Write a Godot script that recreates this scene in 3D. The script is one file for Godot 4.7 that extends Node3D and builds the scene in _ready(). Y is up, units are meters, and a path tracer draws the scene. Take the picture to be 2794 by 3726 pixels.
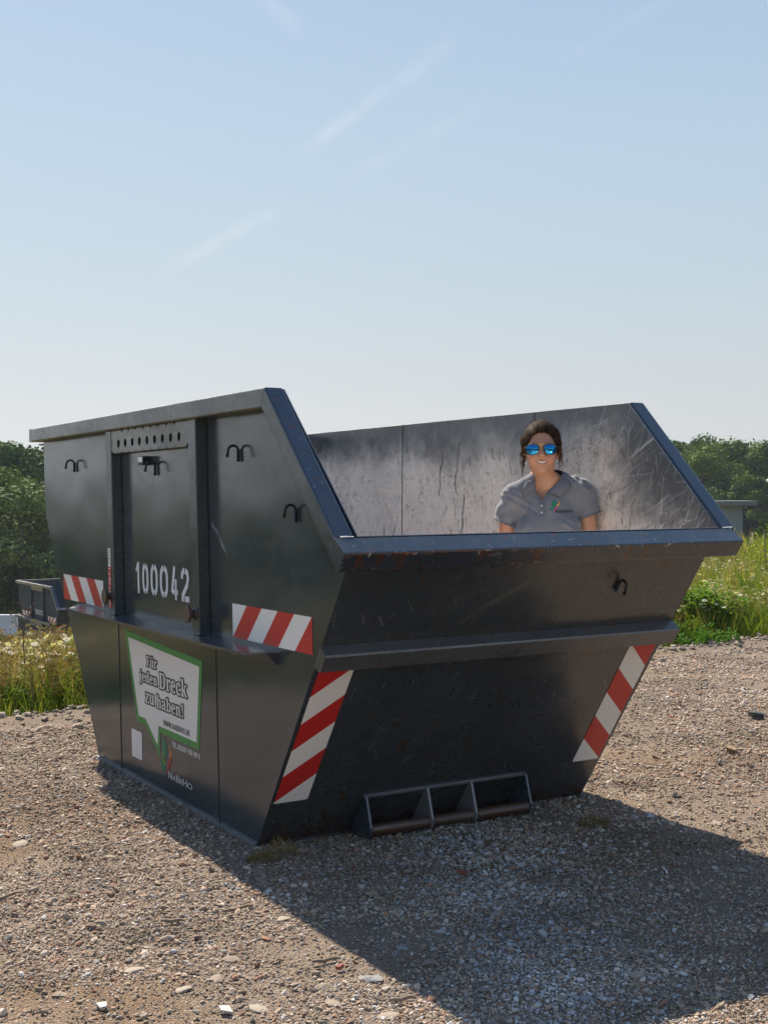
extends Node3D

# ---------------------------------------------------------------- measured sizes (metres)
const LEN := 1.9968       # length of the skip's floor
const WID := 1.6344       # width of the skip's floor
const SE := 0.6921        # outward run of the low end per metre of height
const SS := 0.0141        # outward lean of the sides
const TOP := 1.7956       # height of the high rim
const YE := 1.2545        # height of the low end's rim
const TUBE := 0.0754
const UPK := 1.3236       # where the high rim turns down
const UFAR := -1.9634
const YAW := 0.52895914

var M := {}
var rng := RandomNumberGenerator.new()
var used := {}

# ---------------------------------------------------------------- naming
func numbered(called: String) -> String:
	if not used.has(called):
		used[called] = 0
		return called
	used[called] += 1
	return "%s_%03d" % [called, used[called]]

func tag(o: Node, label: String, category: String, group := "") -> Node:
	o.set_meta("label", label)
	o.set_meta("category", category)
	if group:
		o.set_meta("group", group)
	return o

func thing(called: String, label: String, category: String, at := Vector3.ZERO, turn := 0.0, group := "") -> Node3D:
	var o := Node3D.new()
	o.name = numbered(called)
	add_child(o)
	o.position = at
	o.rotation.y = turn
	tag(o, label, category, group)
	return o

func part(called: String, mesh: Mesh, m: Material, parent: Node) -> MeshInstance3D:
	var o := MeshInstance3D.new()
	o.mesh = mesh
	if m:
		o.material_override = m
	if parent == self:
		o.name = numbered(called)
		add_child(o)
	else:
		var n := called
		var k := 0
		while parent.has_node(NodePath(n)):
			k += 1
			n = "%s_%03d" % [called, k]
		o.name = n
		parent.add_child(o, true)
	return o

func struct(called: String, mesh: Mesh, m: Material) -> MeshInstance3D:
	var o := part(called, mesh, m, self)
	o.set_meta("kind", "structure")
	return o

func stuff(called: String, label: String, category: String, mesh: Mesh, m: Material, buf: PackedFloat32Array, colored := true, parent: Node = null) -> MultiMeshInstance3D:
	var mm := MultiMesh.new()
	mm.transform_format = MultiMesh.TRANSFORM_3D
	mm.use_colors = colored
	mm.mesh = mesh
	mm.instance_count = buf.size() / (16 if colored else 12)
	mm.buffer = buf
	var o := MultiMeshInstance3D.new()
	o.multimesh = mm
	if m:
		o.material_override = m
	o.set_meta("kind", "stuff")
	if parent:
		o.name = called
		parent.add_child(o, true)
	else:
		o.name = numbered(called)
		add_child(o)
		tag(o, label, category)
	return o

func put(buf: PackedFloat32Array, b: Basis, p: Vector3, c: Color) -> void:
	buf.append_array(PackedFloat32Array([b.x.x, b.y.x, b.z.x, p.x, b.x.y, b.y.y, b.z.y, p.y, b.x.z, b.y.z, b.z.z, p.z, c.r, c.g, c.b, 1.0]))

# ---------------------------------------------------------------- mesh building
class MB:
	var v := PackedVector3Array()
	var uv := PackedVector2Array()
	var col := PackedColorArray()
	var use_col := false
	var c := Color.WHITE
	func tri(a: Vector3, b: Vector3, d: Vector3) -> void:
		var n := (b - a).cross(d - a).abs()
		for p in [a, b, d]:
			v.append(p)
			if n.z >= n.x and n.z >= n.y:
				uv.append(Vector2(p.x, -p.y))
			elif n.x >= n.y:
				uv.append(Vector2(p.z, -p.y))
			else:
				uv.append(Vector2(p.x, p.z))
			if use_col:
				col.append(c)
	func quad(a: Vector3, b: Vector3, d: Vector3, e: Vector3) -> void:
		tri(a, b, d)
		tri(a, d, e)
	func ring(p: PackedVector3Array, q: PackedVector3Array) -> void:
		for i in p.size():
			var j := (i + 1) % p.size()
			quad(p[i], p[j], q[j], q[i])
	func cap(p: PackedVector3Array) -> void:
		for i in range(1, p.size() - 1):
			tri(p[0], p[i], p[i + 1])
	func loft(p: PackedVector3Array, q: PackedVector3Array) -> void:
		ring(p, q)
		cap(p)
		cap(q)
	func box(lo: Vector3, hi: Vector3) -> void:
		var p := PackedVector3Array([lo, Vector3(hi.x, lo.y, lo.z), Vector3(hi.x, hi.y, lo.z), Vector3(lo.x, hi.y, lo.z)])
		var q := PackedVector3Array()
		for s in p:
			q.append(Vector3(s.x, s.y, hi.z))
		loft(p, q)
	# a tube along points, with a radius at each
	func tube(pts: PackedVector3Array, rad: PackedFloat32Array, sides := 8) -> void:
		var last := PackedVector3Array()
		var up := Vector3(0.31, 0.86, 0.4).normalized()
		for i in pts.size():
			var t := (pts[mini(i + 1, pts.size() - 1)] - pts[maxi(i - 1, 0)]).normalized()
			if absf(t.dot(up)) > 0.95:
				up = Vector3(0.9, 0.1, -0.42).normalized()
			var a := t.cross(up).normalized()
			var b := t.cross(a).normalized()
			var r := PackedVector3Array()
			for k in sides:
				var g := TAU * k / sides
				r.append(pts[i] + (a * cos(g) + b * sin(g)) * rad[mini(i, rad.size() - 1)])
			if i == 0:
				cap(r)
			else:
				ring(last, r)
			last = r
		cap(last)
	func mesh(smooth := false) -> ArrayMesh:
		var arr := []
		arr.resize(Mesh.ARRAY_MAX)
		arr[Mesh.ARRAY_VERTEX] = v
		arr[Mesh.ARRAY_TEX_UV] = uv
		if use_col:
			arr[Mesh.ARRAY_COLOR] = col
		var m := ArrayMesh.new()
		m.add_surface_from_arrays(Mesh.PRIMITIVE_TRIANGLES, arr)
		if not smooth:
			return m
		var st := SurfaceTool.new()
		st.create_from(m, 0)
		st.set_smooth_group(0)
		st.index()
		st.generate_normals()
		return st.commit()

# rounded rectangle, counter-clockwise
func rr(x0: float, y0: float, x1: float, y1: float, r: float, seg := 3) -> PackedVector2Array:
	var o := PackedVector2Array()
	for k in 4:
		var c := Vector2([x1 - r, x0 + r, x0 + r, x1 - r][k], [y1 - r, y1 - r, y0 + r, y0 + r][k])
		for s in seg:
			var g := PI / 2 * (k + float(s) / (seg - 1))
			o.append(c + Vector2(cos(g), sin(g)) * r)
	return o

# a profile (in the axes a, b round point p) run along dir and cut by two planes
func beam(mb: MB, prof: PackedVector2Array, p: Vector3, a: Vector3, b: Vector3, dir: Vector3, at0: Vector3, n0: Vector3, at1: Vector3, n1: Vector3) -> void:
	var q0 := PackedVector3Array()
	var q1 := PackedVector3Array()
	for s in prof:
		var base := p + a * s.x + b * s.y
		q0.append(base + dir * ((at0 - base).dot(n0) / dir.dot(n0)))
		q1.append(base + dir * ((at1 - base).dot(n1) / dir.dot(n1)))
	mb.loft(q0, q1)

# flat polygon pieces laid on a surface given by a callable (Vector2 -> Vector3)
func sheet(mb: MB, poly: PackedVector2Array, place: Callable) -> void:
	var t := Geometry2D.triangulate_polygon(poly)
	for i in range(0, t.size(), 3):
		mb.tri(place.call(poly[t[i]]), place.call(poly[t[i + 1]]), place.call(poly[t[i + 2]]))

func slab(mb: MB, poly: PackedVector2Array, front: Callable, back: Callable) -> void:
	sheet(mb, poly, front)
	sheet(mb, poly, back)
	for i in poly.size():
		var j := (i + 1) % poly.size()
		mb.quad(front.call(poly[i]), front.call(poly[j]), back.call(poly[j]), back.call(poly[i]))

func stroke(mb: MB, pts: Array, w: float, place: Callable) -> void:
	for i in pts.size() - 1:
		var a: Vector2 = pts[i]
		var b: Vector2 = pts[i + 1]
		var na := _mitre(pts, i) * w * 0.5
		var nb := _mitre(pts, i + 1) * w * 0.5
		mb.quad(place.call(a - na), place.call(a + na), place.call(b + nb), place.call(b - nb))

func _mitre(pts: Array, i: int) -> Vector2:
	var d0: Vector2 = (pts[i] - pts[i - 1]).normalized() if i > 0 else (pts[i + 1] - pts[i]).normalized()
	var d1: Vector2 = (pts[i + 1] - pts[i]).normalized() if i < pts.size() - 1 else d0
	var t := (d0 + d1).normalized()
	var n := Vector2(-t.y, t.x)
	return n / maxf(0.5, n.dot(Vector2(-d0.y, d0.x)))

# ---------------------------------------------------------------- noise pictures
func noise_bytes(w: int, h: int, sd: int, freq: float, octaves := 4, kind := FastNoiseLite.TYPE_SIMPLEX_SMOOTH) -> PackedByteArray:
	var n := FastNoiseLite.new()
	n.seed = sd
	n.frequency = freq
	n.noise_type = kind
	n.fractal_octaves = octaves
	var im := n.get_seamless_image(w, h)
	im.convert(Image.FORMAT_L8)
	return im.get_data()

func tex(w: int, h: int, data: PackedByteArray, fmt := Image.FORMAT_RGB8) -> ImageTexture:
	return ImageTexture.create_from_image(Image.create_from_data(w, h, false, fmt, data))

func srgb(c: Color) -> Color:
	return c.linear_to_srgb()

func lin(r: float, g: float, b: float) -> Color:
	return Color(r, g, b).linear_to_srgb()

func mat(c: Color, rough := 0.6, metal := 0.0, spec := 0.5) -> StandardMaterial3D:
	var m := StandardMaterial3D.new()
	m.albedo_color = c
	m.roughness = rough
	m.metallic = metal
	m.metallic_specular = spec
	return m

func dot_line(im: Image, a: Vector2, b: Vector2, c: Color, alpha: float, w := 1.0) -> void:
	var n := int(a.distance_to(b) * 1.3) + 1
	var W := im.get_width()
	var H := im.get_height()
	for i in n + 1:
		var p := a.lerp(b, float(i) / n)
		var r := int(w)
		for dy in r:
			for dx in r:
				var x := int(p.x) + dx
				var y := int(p.y) + dy
				if x >= 0 and y >= 0 and x < W and y < H:
					im.set_pixel(x, y, im.get_pixel(x, y).lerp(c, alpha))

# painted, knocked-about steel: 4.096 m x 2.048 m at 4 mm a pixel
func paint_picture(base: Color, sd: int, scratches: int, rust: float, dust: float) -> Image:
	var w := 1024
	var h := 512
	var n1 := noise_bytes(w, h, sd, 0.006, 4)
	var n2 := noise_bytes(w, h, sd + 1, 0.03, 4)
	var n3 := noise_bytes(w, h, sd + 2, 0.25, 2)
	var d := PackedByteArray()
	d.resize(w * h * 3)
	var rc := Color(0.30, 0.155, 0.07)
	var dc := Color(0.42, 0.40, 0.37)
	for i in w * h:
		var a := n1[i] / 255.0
		var b := n2[i] / 255.0
		var c := n3[i] / 255.0
		var k := 0.86 + 0.22 * a + 0.10 * (b - 0.5) + 0.06 * (c - 0.5)
		var col := base * k
		var ru := clampf((b * 0.7 + c * 0.5 - 0.93) * 6.0, 0.0, 1.0) * rust
		col = col.lerp(rc, ru)
		col = col.lerp(dc, dust * clampf(a * 1.2 - 0.2 + (c - 0.5) * 0.5, 0.0, 1.0))
		d[i * 3] = int(clampf(col.r * 255.0, 0, 255))
		d[i * 3 + 1] = int(clampf(col.g * 255.0, 0, 255))
		d[i * 3 + 2] = int(clampf(col.b * 255.0, 0, 255))
	var im := Image.create_from_data(w, h, false, Image.FORMAT_RGB8, d)
	rng.seed = sd
	for i in scratches:
		var p := Vector2(rng.randf() * w, rng.randf() * h)
		var kind := rng.randf()
		var q := p + Vector2.from_angle(rng.randfn(PI / 2, 0.6)) * (2.0 + 16.0 * rng.randf() ** 3)
		if kind < 0.45:
			dot_line(im, p, q, Color(0.60, 0.60, 0.60), 0.15 + 0.4 * rng.randf() ** 2)
		elif kind < 0.75:
			dot_line(im, p, q, Color(0.12, 0.11, 0.10), 0.6)
		else:
			dot_line(im, p, p + Vector2(0, 2.0 + 5.0 * rng.randf()), Color(0.36, 0.20, 0.10), 0.6, 2.0)
	return im

func steel(im: Image, rough: float, sz := Vector2(4.096, 2.048), off := Vector3.ZERO) -> StandardMaterial3D:
	var m := mat(Color.WHITE, rough)
	m.albedo_texture = ImageTexture.create_from_image(im)
	m.uv1_scale = Vector3(1.0 / sz.x, 1.0 / sz.y, 1)
	m.uv1_offset = off
	m.roughness_texture = M.rough_tex
	m.roughness_texture_channel = BaseMaterial3D.TEXTURE_CHANNEL_RED
	m.heightmap_enabled = true
	m.heightmap_texture = M.wave_tex
	m.heightmap_scale = 0.40
	m.metallic_specular = 1.0
	m.metallic = 0.12
	return m

# ---------------------------------------------------------------- sky: clear summer air, paler towards the horizon and the sun, with thin cirrus streaks
func sky_color(dir: Vector3, sun: Vector3) -> Color:
	var e := rad_to_deg(asin(clampf(dir.y, -1, 1)))
	var stops := [[-90.0, Color(0.40, 0.38, 0.34)], [-1.0, Color(0.44, 0.43, 0.40)], [0.0, Color(0.595, 0.615, 0.615)], [4.0, Color(0.58, 0.615, 0.635)], [9.0, Color(0.50, 0.605, 0.685)], [15.0, Color(0.445, 0.575, 0.71)], [23.0, Color(0.355, 0.50, 0.695)], [40.0, Color(0.21, 0.37, 0.66)], [90.0, Color(0.065, 0.155, 0.41)]]
	var c: Color = stops[8][1]
	for i in 8:
		if e < stops[i + 1][0]:
			c = stops[i][1].lerp(stops[i + 1][1], clampf((e - stops[i][0]) / (stops[i + 1][0] - stops[i][0]), 0, 1))
			break
	if e > -1.0:
		var g := rad_to_deg(acos(clampf(dir.dot(sun), -1, 1)))
		c += Color(1.0, 0.96, 0.88) * (1.1 * exp(-g / 7.0) + 0.16 * exp(-g / 24.0))
	if e > -1.0:
		var az := rad_to_deg(atan2(dir.x, -dir.z) - atan2(sun.x, -sun.z))
		az = fposmod(az + 180.0, 360.0) - 180.0
		c += Color(0.17, 0.165, 0.155) * exp(-pow(az / 38.0, 2.0)) * exp(-maxf(e, 0.0) / 11.0)
	return c

func make_sky(sun: Vector3) -> PanoramaSkyMaterial:
	var w := 1440
	var h := 720
	var px := PackedFloat32Array()
	px.resize(w * h * 3)
	# every fourth pixel each way is computed, those between are blended
	var cw := w / 4 + 1
	var coarse := PackedColorArray()
	coarse.resize(cw * (h / 4 + 1))
	for j in h / 4 + 1:
		var el := PI / 2 - PI * (j * 4.0) / h
		for i in cw:
			var az := i * 4.0 / w * TAU
			coarse[j * cw + i] = sky_color(Vector3(sin(az) * cos(el), sin(el), -cos(az) * cos(el)), sun)
	for j in h:
		var jj := j / 4
		var fj := (j % 4) / 4.0
		for i in w:
			var ii := i / 4
			var fi := (i % 4) / 4.0
			var c: Color = coarse[jj * cw + ii].lerp(coarse[jj * cw + ii + 1], fi).lerp(coarse[(jj + 1) * cw + ii].lerp(coarse[(jj + 1) * cw + ii + 1], fi), fj)
			var k := (j * w + i) * 3
			px[k] = c.r * 0.482
			px[k + 1] = c.g * 0.482
			px[k + 2] = c.b * 0.482
	# cirrus streaks: (azimuth, elevation) of both ends in degrees, width, strength
	var n := FastNoiseLite.new()
	n.seed = 7
	n.frequency = 0.05
	for s in [[-4.2, 14.8, 1.2, 18.5, 0.15, 0.060], [-10.2, 9.8, -4.2, 13.1, 0.13, 0.055], [-2.4, 13.8, 4.9, 17.3, 0.13, 0.036], [7.4, 18.5, 15.0, 21.9, 0.11, 0.045], [-6.6, 22.6, -3.6, 19.9, 0.22, 0.03], [0.4, 17.8, 3.4, 19.9, 0.2, 0.03], [30.0, 24.0, 44.0, 30.0, 0.4, 0.04], [-50.0, 20.0, -36.0, 27.0, 0.4, 0.04], [80.0, 30.0, 110.0, 34.0, 0.8, 0.04]]:
		var len := Vector2(s[2] - s[0], s[3] - s[1]).length()
		var steps := int(len * 40.0)
		for q in steps:
			var t := float(q) / steps
			var wob := n.get_noise_2d(t * 60.0, s[0] * 10.0)
			var a: float = lerpf(s[0], s[2], t)
			var e: float = lerpf(s[1], s[3], t) + wob * 0.12
			var cx := (a / 360.0) * w
			var cy := (0.5 - e / 180.0) * h
			var env := sin(t * PI) ** 0.7 * (0.65 + 0.8 * n.get_noise_2d(t * 140.0, s[1] * 20.0 + 50.0)) / 40.0 * 4.0 * 0.62
			var r := 4
			for dy in range(-r, r + 1):
				for dx in range(-r, r + 1):
					var x := int(floor(cx)) + dx
					var y := int(cy) + dy
					if y < 0 or y >= h:
						continue
					var d2 := (Vector2(x, y) - Vector2(cx, cy)).length() * 0.25
					var k := (y * w + posmod(x, w)) * 3
					var v := maxf(0.0, env) * float(s[5]) * exp(-d2 * d2 / (2.0 * float(s[4]) * float(s[4])))
					px[k] += v * 1.05
					px[k + 1] += v * 0.8
					px[k + 2] += v * 0.55
	var im := Image.create_from_data(w, h, false, Image.FORMAT_RGBF, px.to_byte_array())
	var m := PanoramaSkyMaterial.new()
	m.panorama = ImageTexture.create_from_image(im)
	return m

func _ready() -> void:
	# camera
	var cam := Camera3D.new()
	cam.name = "camera"
	add_child(cam)
	cam.transform = Transform3D(Basis(Vector3(0.9999829, -0.0058477, 0.0000791), Vector3(0.0058482, 0.9998915, -0.0135205), Vector3(0.0, 0.0135207, 0.9999086)).orthonormalized(), Vector3(0, 1.4, 0))
	cam.fov = 43.9155
	cam.near = 0.05
	cam.far = 2500.0
	cam.current = true
	# sun: it stands ahead and to the left, so shadows come towards the camera and to the right
	var U := Vector3(sin(YAW), 0, cos(YAW))
	var Wd := Vector3(-cos(YAW), 0, sin(YAW))
	var sun := (-(U * 0.95 + Wd * 0.075) + Vector3.UP).normalized()
	var light := DirectionalLight3D.new()
	light.name = "sun"
	add_child(light)
	light.basis = Basis.looking_at(-sun, Vector3.UP)
	light.light_energy = 1.6
	light.light_color = Color(1.0, 0.955, 0.89)
	light.light_angular_distance = 0.5
	light.shadow_enabled = true
	# sky and exposure
	var env := Environment.new()
	env.background_mode = Environment.BG_SKY
	env.sky = Sky.new()
	env.sky.sky_material = make_sky(sun)
	env.tonemap_mode = Environment.TONE_MAPPER_LINEAR
	env.tonemap_exposure = 2.15
	env.fog_enabled = true
	env.fog_mode = Environment.FOG_MODE_EXPONENTIAL
	env.fog_density = 0.0004
	env.fog_light_color = Color(0.88, 0.92, 1.0)
	env.sdfgi_enabled = true
	env.ssao_enabled = true
	env.ssil_enabled = true
	var we := WorldEnvironment.new()
	we.name = "world_environment"
	we.environment = env
	add_child(we)
	make_materials()
	make_ground()
	# the skip
	var t := make_skip("100042")
	t.name = numbered("skip_container")
	add_child(t)
	t.position = Vector3(-0.31246, 0.004, -6.30017)
	t.rotation.y = YAW - PI / 2
	tag(t, "large open anthracite steel skip numbered 100042 standing on the gravel", "skip")
	make_sign(t)
	# two more, stacked, far off on the left
	var far := make_skip("100030")
	for c in far.find_children("*", "MeshInstance3D", true, false):
		if c.material_override in [M.paint, M.paint_end, M.paint_plain, M.inside]:
			c.material_override = M.paint_old
	far.name = numbered("skip_container")
	add_child(far)
	var yaw2 := 0.56
	var fp := Vector3(-8.92, -2.82, -35.82)
	far.position = fp
	far.rotation.y = yaw2 - PI / 2
	tag(far, "distant dark skip numbered 100030, upper one of the stack on the left", "skip", "stacked skips in the distance")
	var low := far.duplicate() as Node3D
	low.name = numbered("skip_container")
	add_child(low)
	low.position = fp + Vector3(-0.02, -0.99, 0.02)
	tag(low, "distant dark skip, lower one of the stack, half hidden by the meadow", "skip", "stacked skips in the distance")
	make_person()
	make_trees()
	make_far_things()
	make_meadow()
	scatter_gravel(520000)
	make_debris()

# ---------------------------------------------------------------- materials
func make_materials() -> void:
	var w := 512
	var n1 := noise_bytes(w, w, 71, 0.012, 4)
	var n2 := noise_bytes(w, w, 72, 0.09, 3)
	var d := PackedByteArray()
	d.resize(w * w)
	for i in w * w:
		d[i] = int(clampf(150.0 + 0.42 * (n1[i] - 128.0) + 0.25 * (n2[i] - 128.0), 0, 255))
	M.rough_tex = tex(w, w, d, Image.FORMAT_L8)
	M.wave_tex = tex(512, 512, noise_bytes(512, 512, 91, 0.008, 2), Image.FORMAT_L8)
	var anth := Color(0.225, 0.270, 0.295)
	M.paint = steel(mark_side(paint_picture(anth, 11, 700, 0.0, 0.0)), 0.32)
	M.paint_end = steel(mark_end(paint_picture(Color(0.225, 0.245, 0.26), 12, 1300, 0.10, 0.01)), 0.44)
	M.rim = steel(paint_picture(Color(0.30, 0.305, 0.305), 13, 1500, 0.55, 0.30), 0.52)
	M.rim_end = steel(mark_rim(paint_picture(Color(0.195, 0.225, 0.255), 14, 2200, 0.30, 0.0)), 0.42)
	M.paint_plain = steel(paint_picture(anth, 15, 200, 0.05, 0.02), 0.45)
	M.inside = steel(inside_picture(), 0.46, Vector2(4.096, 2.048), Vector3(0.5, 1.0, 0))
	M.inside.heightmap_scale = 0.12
	M.rib = steel(paint_picture(Color(0.30, 0.305, 0.31), 21, 1800, 0.35, 0.10), 0.6)
	M.floor = mat(lin(0.42, 0.38, 0.34), 0.75)
	M.paint_old = mat(srgb(Color(0.05, 0.062, 0.072)), 0.7, 0.0, 0.3)
	M.hook = mat(lin(0.012, 0.013, 0.015), 0.5)
	M.rusty = steel(paint_picture(Color(0.30, 0.20, 0.14), 17, 200, 1.0, 0.05), 0.8)
	M.ledge = steel(paint_picture(Color(0.30, 0.33, 0.36), 19, 2200, 0.1, 0.05), 0.4)
	M.weld = mat(lin(0.02, 0.021, 0.023), 0.6)
	M.flange = steel(paint_picture(Color(0.44, 0.45, 0.46), 18, 1500, 0.3, 0.2), 0.6)
	M.red = mat(lin(0.52, 0.022, 0.018), 0.38)
	M.white = mat(lin(0.80, 0.78, 0.74), 0.38)
	M.sprayed = mat(lin(0.66, 0.67, 0.68), 0.7)
	M.green = mat(lin(0.055, 0.24, 0.055), 0.45)
	M.sign_white = mat(lin(0.68, 0.66, 0.63), 0.5)
	M.sign_dark = mat(lin(0.028, 0.027, 0.028), 0.5)
	M.leaf_dark = mat(lin(0.01, 0.17, 0.09), 0.45)
	M.leaf_lime = mat(lin(0.22, 0.42, 0.04), 0.45)
	M.flame_red = mat(lin(0.36, 0.03, 0.045), 0.45)
	M.flame_orange = mat(lin(0.72, 0.25, 0.03), 0.45)
	M.label_red = mat(lin(0.55, 0.03, 0.05), 0.45)
	M.grey_box = mat(lin(0.42, 0.44, 0.45), 0.4)

# marks that sit in known places: the pale scrape right of the right post, the scratch under the rim, spatter over the number, runs under the hooks
func mark_side(im: Image) -> Image:
	var at := func(u: float, y: float) -> Vector2: return Vector2(fposmod(u / 0.004, 1024.0), fposmod(-y / 0.004, 512.0))
	rng.seed = 181
	for i in 26:
		var t := rng.randf()
		var p: Vector2 = at.call(0.62 + 0.13 * t + rng.randfn(0, 0.008), 1.285 - 0.115 * t)
		dot_line(im, p, p + Vector2(1.0 + 2.0 * rng.randf(), 2.0 + 4.0 * rng.randf()), Color(0.75, 0.77, 0.80), 0.5, 1.0)
	var q: Vector2 = at.call(0.64, 1.693)
	for i in 24:
		var r := q + Vector2(4.2, rng.randfn(0, 1.3))
		dot_line(im, q, r, Color(0.05, 0.05, 0.05), 0.8, 1.0)
		q = r
	for c in [[-0.17, 1.44], [0.12, 1.45], [-0.10, 1.46]]:
		for i in 60:
			var p: Vector2 = at.call(c[0] + rng.randfn(0, 0.05), c[1] + rng.randfn(0, 0.045))
			dot_line(im, p, p + Vector2(0, rng.randf() * 3.0), Color(0.08, 0.08, 0.08), 0.6, 1.0)
	for u in [-1.303, -0.034, 0.919, 0.2, -0.9, 1.2]:
		for i in 5:
			var p: Vector2 = at.call(u + rng.randfn(0, 0.03), 1.52)
			dot_line(im, p, p + Vector2(rng.randfn(0, 1), 20.0 + 40.0 * rng.randf()), Color(0.40, 0.42, 0.43), 0.10, 2.0)
	return im

func mark_rim(im: Image) -> Image:
	rng.seed = 183
	# rust breaking out and paint knocked off along the low rim's nose and lip
	for i in 900:
		var w := rng.randf_range(-0.95, 0.95)
		w = w if rng.randf() > exp(-(w + 0.3) * 1.2) * 0.5 else rng.randf_range(0.2, 0.95)
		var y: float = [1.203, 1.140, 1.254][rng.randi() % 3] + rng.randfn(0, 0.007)
		var p := Vector2(fposmod(w / 0.004, 1024.0), fposmod(-y / 0.004, 512.0))
		dot_line(im, p, p + Vector2(rng.randfn(0, 4), rng.randfn(0, 0.8)), Color(0.33, 0.18, 0.085) if rng.randf() < 0.8 else Color(0.72, 0.70, 0.68), 0.55 * rng.randf(), 1.0 if rng.randf() < 0.6 else 2.0)
	for w in [0.86, 0.78, 0.70, 0.35, 0.12, -0.30, -0.38]:
		for k in 4:
			var p := Vector2(fposmod((w + rng.randfn(0, 0.01)) / 0.004, 1024.0), fposmod(-1.200 / 0.004, 512.0))
			dot_line(im, p, p + Vector2(rng.randfn(0, 1.5), 6.0 + 10.0 * rng.randf()), Color(0.36, 0.18, 0.08), 0.35, 2.0)
	for i in 60:
		var p := Vector2(fposmod(rng.randf_range(-0.8, 0.8) / 0.004, 1024.0), fposmod(-rng.randf_range(1.205, 1.25) / 0.004, 512.0))
		dot_line(im, p, p + Vector2(rng.randf_range(0, 3), rng.randf_range(1, 7)), Color(0.66, 0.68, 0.70), 0.5 * rng.randf(), 1.0)
	return im

func mark_end(im: Image) -> Image:
	var at := func(w: float, y: float) -> Vector2: return Vector2(fposmod(w / 0.004, 1024.0), fposmod(-y / 0.004, 512.0))
	rng.seed = 182
	for k in 7:
		var o := rng.randfn(0, 0.012)
		dot_line(im, at.call(0.268, 0.905 + o), at.call(0.155, 0.985 + o), Color(0.44, 0.42, 0.35), 0.22, 1.0)
		dot_line(im, at.call(0.155, 0.985 + o), at.call(0.01, 1.06 + o * 1.5), Color(0.42, 0.40, 0.33), 0.14, 2.0)
	for i in 420:
		var w := rng.randf_range(-0.8, 0.8)
		var p: Vector2 = at.call(w, 0.015 + absf(rng.randfn(0, 0.03)))
		dot_line(im, p, p + Vector2(rng.randfn(0, 3), rng.randfn(0, 1)), Color(0.27, 0.14, 0.065), 0.5, 2.0)
	for i in 160:
		var p: Vector2 = at.call(rng.randf_range(-0.8, 0.8), rng.randf_range(0.1, 0.7))
		dot_line(im, p, p + Vector2(rng.randfn(0, 1.2), rng.randfn(0, 1.2)), Color(0.62, 0.63, 0.62), 0.5 * rng.randf(), 1.0)
	for c in [[0.50, 0.22], [0.30, 0.42], [-0.02, 0.40], [0.55, 0.14]]:
		for i in 5:
			var p: Vector2 = at.call(c[0] + rng.randfn(0, 0.01), c[1])
			dot_line(im, p, p + Vector2(rng.randfn(-3, 2), 8.0 + 12.0 * rng.randf()), Color(0.30, 0.20, 0.10), 0.25, 2.0)
	return im

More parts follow.
